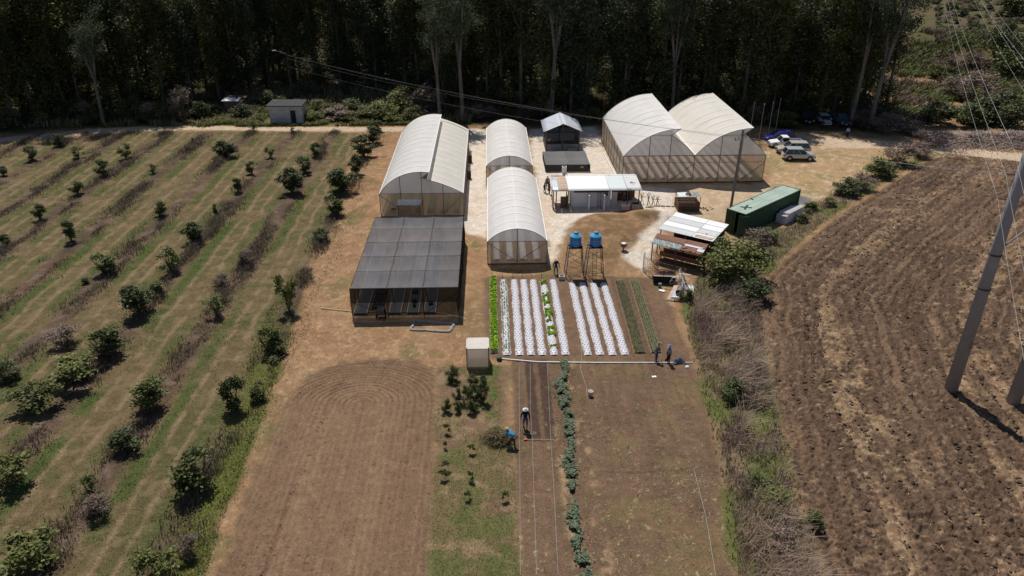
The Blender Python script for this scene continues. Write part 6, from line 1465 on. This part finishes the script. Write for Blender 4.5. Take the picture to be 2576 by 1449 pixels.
# ================================================================== VEHICLES
def paint(name, c, m=.0): return M(name, c, .3, .03, 1, metal=m, spec=.6)
m_lamp = M('headlamp_glass', (.6,.6,.62), .15, .05, spec=.6); m_tail = M('red_lamp', (.30,.01,.01), .3, .1)
def loft(st, n8=True):
    mb = MB()
    for (x, w_, z0, z1) in st:
        mb.v += [(x, y*w_, z) for y, z in ((-.86, z0), (-.98, z0+.12), (-1, (z0+z1)/2), (-.97, z1-.10), (-.86, z1), (.86, z1), (.97, z1-.10), (1, (z0+z1)/2), (.98, z0+.12), (.86, z0))]
    for i in range(len(st)-1):
        for j in range(10):
            a, b = i*10+j, i*10+(j+1) % 10; mb.f.append((a, b, b+10, a+10))
    mb.f.append(tuple(reversed(range(10)))); mb.f.append(tuple(range((len(st)-1)*10, len(st)*10))); return mb
def vehicle(kind, label, loc, rz, pm, L=4.5, W=1.8, grp=None, rear_roof=None):
    t = thing('parked_'+kind, label, 'pickup' if kind == 'pickup' else 'car', (loc[0], loc[1], 0), rz, grp)
    def loc_obj(name, mb, m, parent=None, smooth=False):
        me = D.meshes.new(name); me.from_pydata(mb.v, [], mb.f); me.materials.append(m)
        if smooth: me.polygons.foreach_set('use_smooth', [True]*len(me.polygons))
        return add_obj(name, me, parent or t)
    w = W/2; h = L/2; fa, ra = h-.82, -h+.85
    tall = {'car': 0, 'suv': .16, 'pickup': .2}[kind]; belt = .88+tall*.8; hood = .82+tall*.8; sill = .24+tall*.35; R = .31+tall*.22
    if kind == 'pickup': c0, c1, r0, r1 = -.15-.25, h-1.35, -.28, h-1.85; roof = 1.62
    elif kind == 'suv': c0, c1, r0, r1 = -h+.12, h-1.05, -h+.5, h-1.85; roof = 1.66
    else: c0, c1, r0, r1 = -h+.25, h-1.0, -h+.85, h-1.75; roof = 1.42
    st = [(-h, w*.82, sill+.14, belt-.18), (-h+.12, w*.94, sill+.03, belt-.02), (-h+.6, w, sill, belt), (c1-.1, w, sill, belt), (c1+.15, w, sill, hood+.03), (h-.4, w*.96, sill, hood-.06), (h-.1, w*.88, sill+.02, hood-.16), (h, w*.78, sill+.1, hood-.3)]
    if kind == 'pickup':
        bed = -h+.02; st = [(c0-.1, w*.96, sill, belt)]+st[3:]
        b = loc_obj('body', loft(st), pm, None, False)
        mb = MB(); L2 = c0-.1-bed
        for s in (-1, 1): mb.box((bed+L2/2, s*(w-.04), (sill+belt)/2+.06), (L2, .08, belt-sill-.05))
        mb.box((bed+.04, 0, (sill+belt)/2+.06), (.08, W-.1, belt-sill-.05)); bd = loc_obj('cargo_bed', mb, pm)
        loc_obj('bed_liner', MB().box((bed+L2/2, 0, sill+.2), (L2-.1, W-.2, .08)), m_black, bd)
    else: b = loc_obj('body', loft(st), pm)
    md = b.modifiers.new('bevel', 'BEVEL'); md.width = .05; md.segments = 2; md.limit_method = 'ANGLE'; md.angle_limit = .5
    g = MB(); wt = w*.80; wb = w*.93; z0, z1 = belt-.03, roof-.05
    lo = [(c0, -wb), (c1, -wb), (c1, wb), (c0, wb)]; hi = [(r0, -wt), (r1, -wt), (r1, wt), (r0, wt)]
    g.v = [(x, y, z0) for x, y in lo]+[(x, y, z1) for x, y in hi]; g.f = [(0,1,5,4), (1,2,6,5), (2,3,7,6), (3,0,4,7), (4,5,6,7)]
    loc_obj('windows', g, m_glass)
    rf = MB().box(((r0+r1)/2, 0, roof-.02), (r1-r0+.06, wt*2+.05, .09)); o = loc_obj('roof', rf, rear_roof or pm); o.modifiers.new('bevel', 'BEVEL').width = .035
    for s in (-1, 1):
        for (xa, xb) in ((c0, r0), (c1, r1)): loc_obj('pillar', MB().tube([(xa, s*wb, z0), (xb, s*wt, z1)], .028, 5), pm)
        for f in ((.5,) if kind == 'car' else (.36, .66) if kind == 'suv' else ()):
            loc_obj('pillar', MB().tube([(c0+(c1-c0)*f, s*(wb+.01), z0), (r0+(r1-r0)*f, s*(wt+.01), z1)], .024, 5), pm)
        loc_obj('mirror', MB().box((c1-.35, s*(w+.08), belt+.08), (.12, .2, .13)), pm)
        loc_obj('headlight', MB().box((h-.10, s*w*.68, hood-.26), (.14, .34, .13)), m_lamp)
        loc_obj('tail_light', MB().box((-h+.06, s*w*.80, belt-.22), (.14, .22, .26)), m_tail)
        for x in (fa, ra):
            loc_obj('wheel_arch', MB().tube([(x, s*(w-.2), R+.02), (x, s*(w+.006), R+.02)], R+.07, 20), m_black)
            wh = loc_obj('wheel', MB().tube([(x, s*(w-.18), R), (x, s*(w+.015), R)], R, 22), m_rubber)
            rm = MB().tube([(x, s*(w-.0), R), (x, s*(w+.022), R)], R*.62, 16)
            loc_obj('rim', rm, m_chrome, wh)
            mb = MB()
            for k in range(5): a = k*1.2566+.5; mb.box((x+R*.36*math.cos(a), s*(w+.024), R+R*.36*math.sin(a)), (R*.17, .008, R*.17))
            loc_obj('spoke_gap', mb, m_black, wh)
    loc_obj('bumper', MB().box((h-.02, 0, sill+.14), (.12, W*.78, .2)), m_black if kind != 'car' else pm); loc_obj('grille', MB().box((h-.01, 0, hood-.28), (.07, W*.5, .14)), m_black)
    loc_obj('number_plate', MB().box((h+.045, 0, sill+.2), (.02, .32, .12)), m_white); loc_obj('number_plate', MB().box((-h-.005, 0, belt-.35), (.02, .32, .12)), m_white)
    return t
m_silver = paint('silver_paint', (.52,.56,.60), .35); m_champ = paint('champagne_paint', (.48,.45,.40), .2); m_blue = paint('deep_blue_paint', (.03,.025,.28)); m_whitep = paint('white_vehicle_paint', (.80,.80,.80)); m_blackp = paint('black_paint', (.012,.012,.014)); m_greyp = paint('dark_grey_blue_paint', (.07,.09,.13), .2)
vehicle('suv', 'silver sport utility car parked nearest the camera beside the double greenhouse', (43.85, 100.35), math.radians(-5), m_silver, 4.5, 1.82, 'cars beside the double greenhouse')
vehicle('suv', 'boxy champagne vehicle with long dark windows, half hidden behind the silver one', (44.2, 103.35), math.radians(176), m_champ, 4.7, 1.75, 'cars beside the double greenhouse')
vehicle('pickup', 'white single cab pickup with an empty black bed', (44.15, 106.35), math.radians(177), m_whitep, 4.9, 1.72, 'cars beside the double greenhouse')
vehicle('car', 'dark blue car parked behind the white pickup, half in tree shade', (44.6, 109.7), math.radians(178), m_blue, 4.6, 1.75, 'cars beside the double greenhouse')
vehicle('suv', 'black car facing the camera in deep shade at the foot of the wood', (52.6, 120.4), math.radians(-92), m_blackp, 4.5, 1.8, 'cars in the shade of the wood')
vehicle('car', 'silver grey car in the middle of three standing in the shade of the wood', (55.4, 119.4), math.radians(-98), m_silver, 4.2, 1.7, 'cars in the shade of the wood')
vehicle('pickup', 'dark grey blue pickup at the right end of the three in the shade', (58.0, 119.0), math.radians(-92), m_greyp, 4.9, 1.75, 'cars in the shade of the wood')

# ================================================================== PEOPLE
m_skin = M('brown_skin', (.22,.115,.07), .6, .08)
def skin_obj(name, V, E, Rr, mat, parent, root=0, sub=1):
    me = D.meshes.new(name); me.from_pydata([tuple(v) for v in V], E, []); me.materials.append(mat); o = add_obj(name, me, parent)
    m = o.modifiers.new('skin', 'SKIN'); m.use_smooth_shade = True; me.skin_vertices if hasattr(me, 'skin_vertices') else None
    if not me.skin_vertices:
        bm = __import__('bmesh').new(); bm.from_mesh(me); bm.verts.layers.skin.verify(); bm.to_mesh(me); bm.free()
    for i, r in enumerate(Rr):
        sv = me.skin_vertices[0].data[i]; sv.radius = (r, r) if not hasattr(r, '__len__') else r; sv.use_root = (i == root)
    s = o.modifiers.new('sub', 'SUBSURF'); s.levels = s.render_levels = sub; return o
def person(label, loc, face, pose, top, bottom, hat, h=1.64, hatm=None, bare_calf=False, grp=None):
    """face: heading the figure looks to; local +Y is forward"""
    t = thing('person', label, 'person', (loc[0], loc[1], gz(*loc)), face-math.pi/2, grp); k = h/1.7
    lean = {'stand': .04, 'walk': .10, 'bend': 1.05, 'stoop': .22}[pose]
    hip = Vector((0, -.12 if pose == 'bend' else 0, .88 if pose == 'bend' else .92)); up = Vector((0, math.sin(lean), math.cos(lean))); fw = Vector((0, math.cos(lean), -math.sin(lean)))
    ch = hip+up*.34; nk = hip+up*.56; hd = nk+up*.10+fw*.02; hv = Vector((0, math.sin(lean*.6), math.cos(lean*.6))); hc = nk+hv*.16+fw*.03; ht = nk+hv*.28+fw*.02
    sx = .19
    st = {'stand': (.10, -.02, .02), 'walk': (.10, .22, -.20), 'bend': (.20, .16, -.12), 'stoop': (.12, .08, -.06)}[pose]
    legs = []
    for s, fy in ((-1, st[1]), (1, st[2])):
        hp = hip+Vector((s*.095, 0, -.04)); an = Vector((s*st[0], fy+(0 if pose != 'bend' else .05), .08)); kn = (hp+an)/2+Vector((s*.01, .06 if pose != 'bend' else .10, .0)); legs.append((hp, kn, an, an+Vector((s*.03, .15, -.045))))
    arms = []
    for s in (-1, 1):
        sh = nk-up*.07+Vector((s*sx, 0, 0))
        if pose == 'bend': el = sh+Vector((s*.05, .06, -.27)); wr = Vector((s*.05, .42 if s > 0 else .30, .62 if s > 0 else .78))
        elif pose == 'stoop': el = sh+Vector((s*.06, .04, -.26)); wr = Vector((s*.10, .30, .98))
        elif pose == 'walk': el = sh+Vector((s*.09, -s*.05, -.27)); wr = el+Vector((s*.02, .08-s*.06, -.24))
        else: el = sh+Vector((s*.07, -.03, -.27)); wr = el+Vector((-s*.01, .08, -.23))
        arms.append((sh, el, wr))
    V = []; E = []; Rr = []
    def add(p, r, par=None):
        V.append(p*k); Rr.append(r*k if not hasattr(r, '__len__') else (r[0]*k, r[1]*k)); i = len(V)-1
        if par is not None: E.append((par, i))
        return i
    a0 = add(hip, (.15, .10)); a1 = add(hip+up*.17, (.125, .09), a0); a2 = add(ch+up*.04, (.155, .105), a1); a3 = add(nk, (.055, .055), a2); a4 = add(hd, (.06, .07), a3); a5 = add(hc, (.078, .095), a4); a6 = add(ht, (.05, .06), a5)
    add(hc+fw*.115-hv*.01, .014, a5)                                   # nose
    for s in (-1, 1): add(hc+Vector((s*.088, 0, 0)), .014, a5)         # ears
    for (sh, el, wr) in arms:
        b0 = add(sh, .058, a2); b1 = add(el, .043, b0); b2 = add(wr, .027, b1); d = (wr-el).normalized(); pm_ = add(wr+d*.06, (.036, .018), b2)
        lat = d.cross(Vector((0, 1, 0))); lat = lat.normalized() if lat.length > .1 else Vector((1, 0, 0))
        for q, ln in ((-.026, .055), (-.009, .068), (.009, .064), (.026, .05)): f1 = add(wr+d*.105+lat*q, .0085, pm_); add(wr+d*(.105+ln)+lat*q*1.1+Vector((0, .018, 0)), .007, f1)
        th = add(wr+d*.05+lat*.042+Vector((0, .012, 0)), .010, pm_); add(wr+d*.085+lat*.058+Vector((0, .024, 0)), .008, th)
    for (hp, kn, an, to) in legs:
        c0 = add(hp, .09, a0); c1 = add(kn, .058, c0); c2 = add(an, .036, c1); add(to, (.042, .028), c2)
    skin_obj('body', V, E, Rr, m_skin, t)
    # shirt with sleeves
    V = []; E = []; Rr = []; s0 = add(hip-up*.02, (.172, .128)); s1 = add(hip+up*.17, (.15, .115), s0); s2 = add(ch+up*.05, (.178, .128), s1); add(nk-up*.02, (.08, .08), s2)
    for (sh, el, wr) in arms: q = add(sh, .074, s2); q = add(el, .060, q); add(wr-(wr-el)*.12, .045, q)
    skin_obj('shirt', V, E, Rr, top, t)
    V = []; E = []; Rr = []; s0 = add(hip, (.165, .118))
    for (hp, kn, an, to) in legs:
        q = add(hp-Vector((0,0,.03)), .103, s0); q = add(kn, .078, q)
        if bare_calf: add(kn+(an-kn)*.12, .075, q)
        else: add(an+(kn-an)*.1, .06, q)
    skin_obj('trousers', V, E, Rr, bottom, t)
    for (hp, kn, an, to) in legs:
        V = []; E = []; Rr = []; q = add(an-Vector((0,.03,.02)), .052); add(to+Vector((0,.02,0)), (.055, .04), q); skin_obj('boot', V, E, Rr, m_boot, t)
    c = (hc+hv*.045)*k
    if hat == 'brim': prof = [(.205, -.004), (.205, .006), (.115, .022), (.105, .09), (.06, .125), (.005, .13)]
    elif hat == 'cap': prof = [(.108, -.01), (.112, .03), (.09, .085), (.04, .11), (.004, .115)]
    else: prof = [(.098, -.05), (.104, .0), (.09, .055), (.04, .08), (.004, .085)]
    mb = MB().lathe([(r*k, z*k) for r, z in prof], (0, 0, 0), 18); me = D.meshes.new('hat'); me.from_pydata(mb.v, [], mb.f); me.polygons.foreach_set('use_smooth', [True]*len(me.polygons)); me.materials.append(hatm or m_hair)
    ho = add_obj('hat' if hat in ('brim', 'cap') else 'hair', me, t, c); ho.rotation_euler = (-lean*.6, 0, 0)
    if hat == 'cap':
        mb = MB().box((0, .15*k, .0), (.16*k, .12*k, .015)); me = D.meshes.new('visor'); me.from_pydata(mb.v, [], mb.f); me.materials.append(hatm or m_hair); add_obj('visor', me, ho)
    return t
def cloth(n, c): return M(n, c, .9, .2, 8)
m_boot = cloth('dark_boot', (.03,.025,.02)); m_hair = cloth('black_hair', (.012,.010,.009)); c_navy = cloth('navy_cloth', (.022,.026,.05)); c_jean = cloth('faded_jeans', (.10,.12,.17)); c_blk = cloth('black_cloth', (.013,.012,.012)); c_wht = cloth('white_cloth', (.70,.70,.72)); c_blue = cloth('bright_blue_shirt', (.02,.26,.52)); c_brn = cloth('brown_trousers', (.09,.055,.045)); c_straw = cloth('straw_hat', (.42,.28,.16)); c_grn = cloth('grey_green_shirt', (.13,.15,.145)); c_dblu = cloth('blue_jeans', (.045,.055,.15)); c_lil = cloth('lilac_cloth', (.20,.18,.34)); c_gg = cloth('green_cap', (.20,.26,.15)); c_gry = cloth('pale_grey_shirt', (.35,.33,.36)); c_bsh = cloth('pale_blue_shirt', (.30,.36,.60))
sth = math.radians(-90); zz3 = ZM(2050, 650, 3.22); zz4 = ZM(2450, 1300, 7.247); zz5 = ZM(1950, 1550, 5.795)
person('person in navy top and white cap walking by the front tunnel', zz3(388, 1350), math.radians(-70), 'walk', c_navy, c_jean, 'cap', 1.62, c_wht)
person('standing person in a grey green shirt and blue jeans with a pale green cap', zz4(800, 800), math.radians(20), 'stoop', c_grn, c_dblu, 'cap', 1.66, c_gg)
person('standing person with a lilac hat, pale shirt and black trousers', zz4(1165, 850), math.radians(200), 'stand', c_gry, c_blk, 'brim', 1.62, c_lil)
person('walking person in a black shirt and wide white hat', zz5(590, 705), sth, 'walk', c_blk, c_jean, 'brim', 1.68, c_wht, True)
person('bending worker in bright blue shirt and straw hat by the cut weeds', zz5(305, 1120), math.radians(150), 'bend', c_blue, c_brn, 'brim', 1.7, c_straw)
person('rearmost person in dark clothes left of the kitchen roof', (7.25, 89.3), sth, 'stand', c_grn, c_blk, 'hair', 1.6, grp=None)
person('person in a pale purple shirt at the left of the group beside the kitchen', (6.75, 87.9), math.radians(-20), 'stoop', cloth('mauve_shirt', (.22,.17,.22)), c_blk, 'hair', 1.6)
person('person in a maroon shirt at the right of the group beside the kitchen', (7.35, 87.3), math.radians(190), 'stand', cloth('maroon_shirt', (.14,.07,.09)), c_blk, 'hair', 1.62)
person('person in a pale blue shirt standing in the shaded parking area', (55.6, 110.9), sth, 'stand', c_bsh, c_blk, 'hair', 1.65)
person('dark clothed person standing in front of the three shaded cars', (53.4, 115.3), sth, 'stand', c_blk, c_blk, 'hair', 1.65)
def hoe(name, label, a, b, head, mat):
    t = thing(name, label, 'hoe', (b[0], b[1], 0)); beam(t, a, b, .02, 'handle', m_wood); MB().box((b[0]+.04, b[1]-.02, .05), (.34, .2, .03), .1).build('blade', mat, t)
q = zz4(742, 1250); hoe('garden_hoe', 'long handled hoe with a pale head held by the person in the green cap', (*zz4(775, 860, .55), 1.0), (*q, .05), None, m_hoop)
q = zz4(1105, 800); t = thing('garden_fork', 'upright dark tool handle standing beside the person with the lilac hat', 'garden tool', (*q, 0)); beam(t, (*q, 0), (q[0]+.08, q[1], 1.35), .02, 'handle', m_wood); MB().box((q[0], q[1], .12), (.2, .04, .24)).build('head', m_steel, t)
q = zz4(970, 860); t = thing('wooden_peg', 'small red brown peg driven beside the long white pipe', 'peg', (*q, 0)); beam(t, (*q, 0), (q[0], q[1], .35), .025, 'peg_shaft', m_rust)
q = zz4(1450, 830); t = thing('folded_tarp', 'crumpled dark blue grey bundle lying on the long pipe right of the two workers', 'bundle', (*q, 0))
mb = MB(); rr_ = random.Random(8); mb.grid(lambda u, v: (q[0]+.55*(v-.5)*2*(1-.3*u)+.05*math.sin(9*u+7*v), q[1]+.35*(u-.5)*2, .03+.42*max(0, math.sin(math.pi*u))*max(0, math.sin(math.pi*v))+.06*abs(math.sin(11*v+5*u))), 16, 20); mb.build('cloth', M('grey_blue_tarp', (.09,.09,.115), .8, .4, 5, bump=.5), t, True)
q = zz4(1700, 980); t = thing('white_bowl', 'small white upturned bowl at the right end of the long pipe', 'bowl', (*q, 0)); MB().lathe([(.17, 0), (.17, .03), (.12, .12), (.04, .16), (.005, .165)], (*q, 0), 16).build('bowl_shell', m_white, t, True)
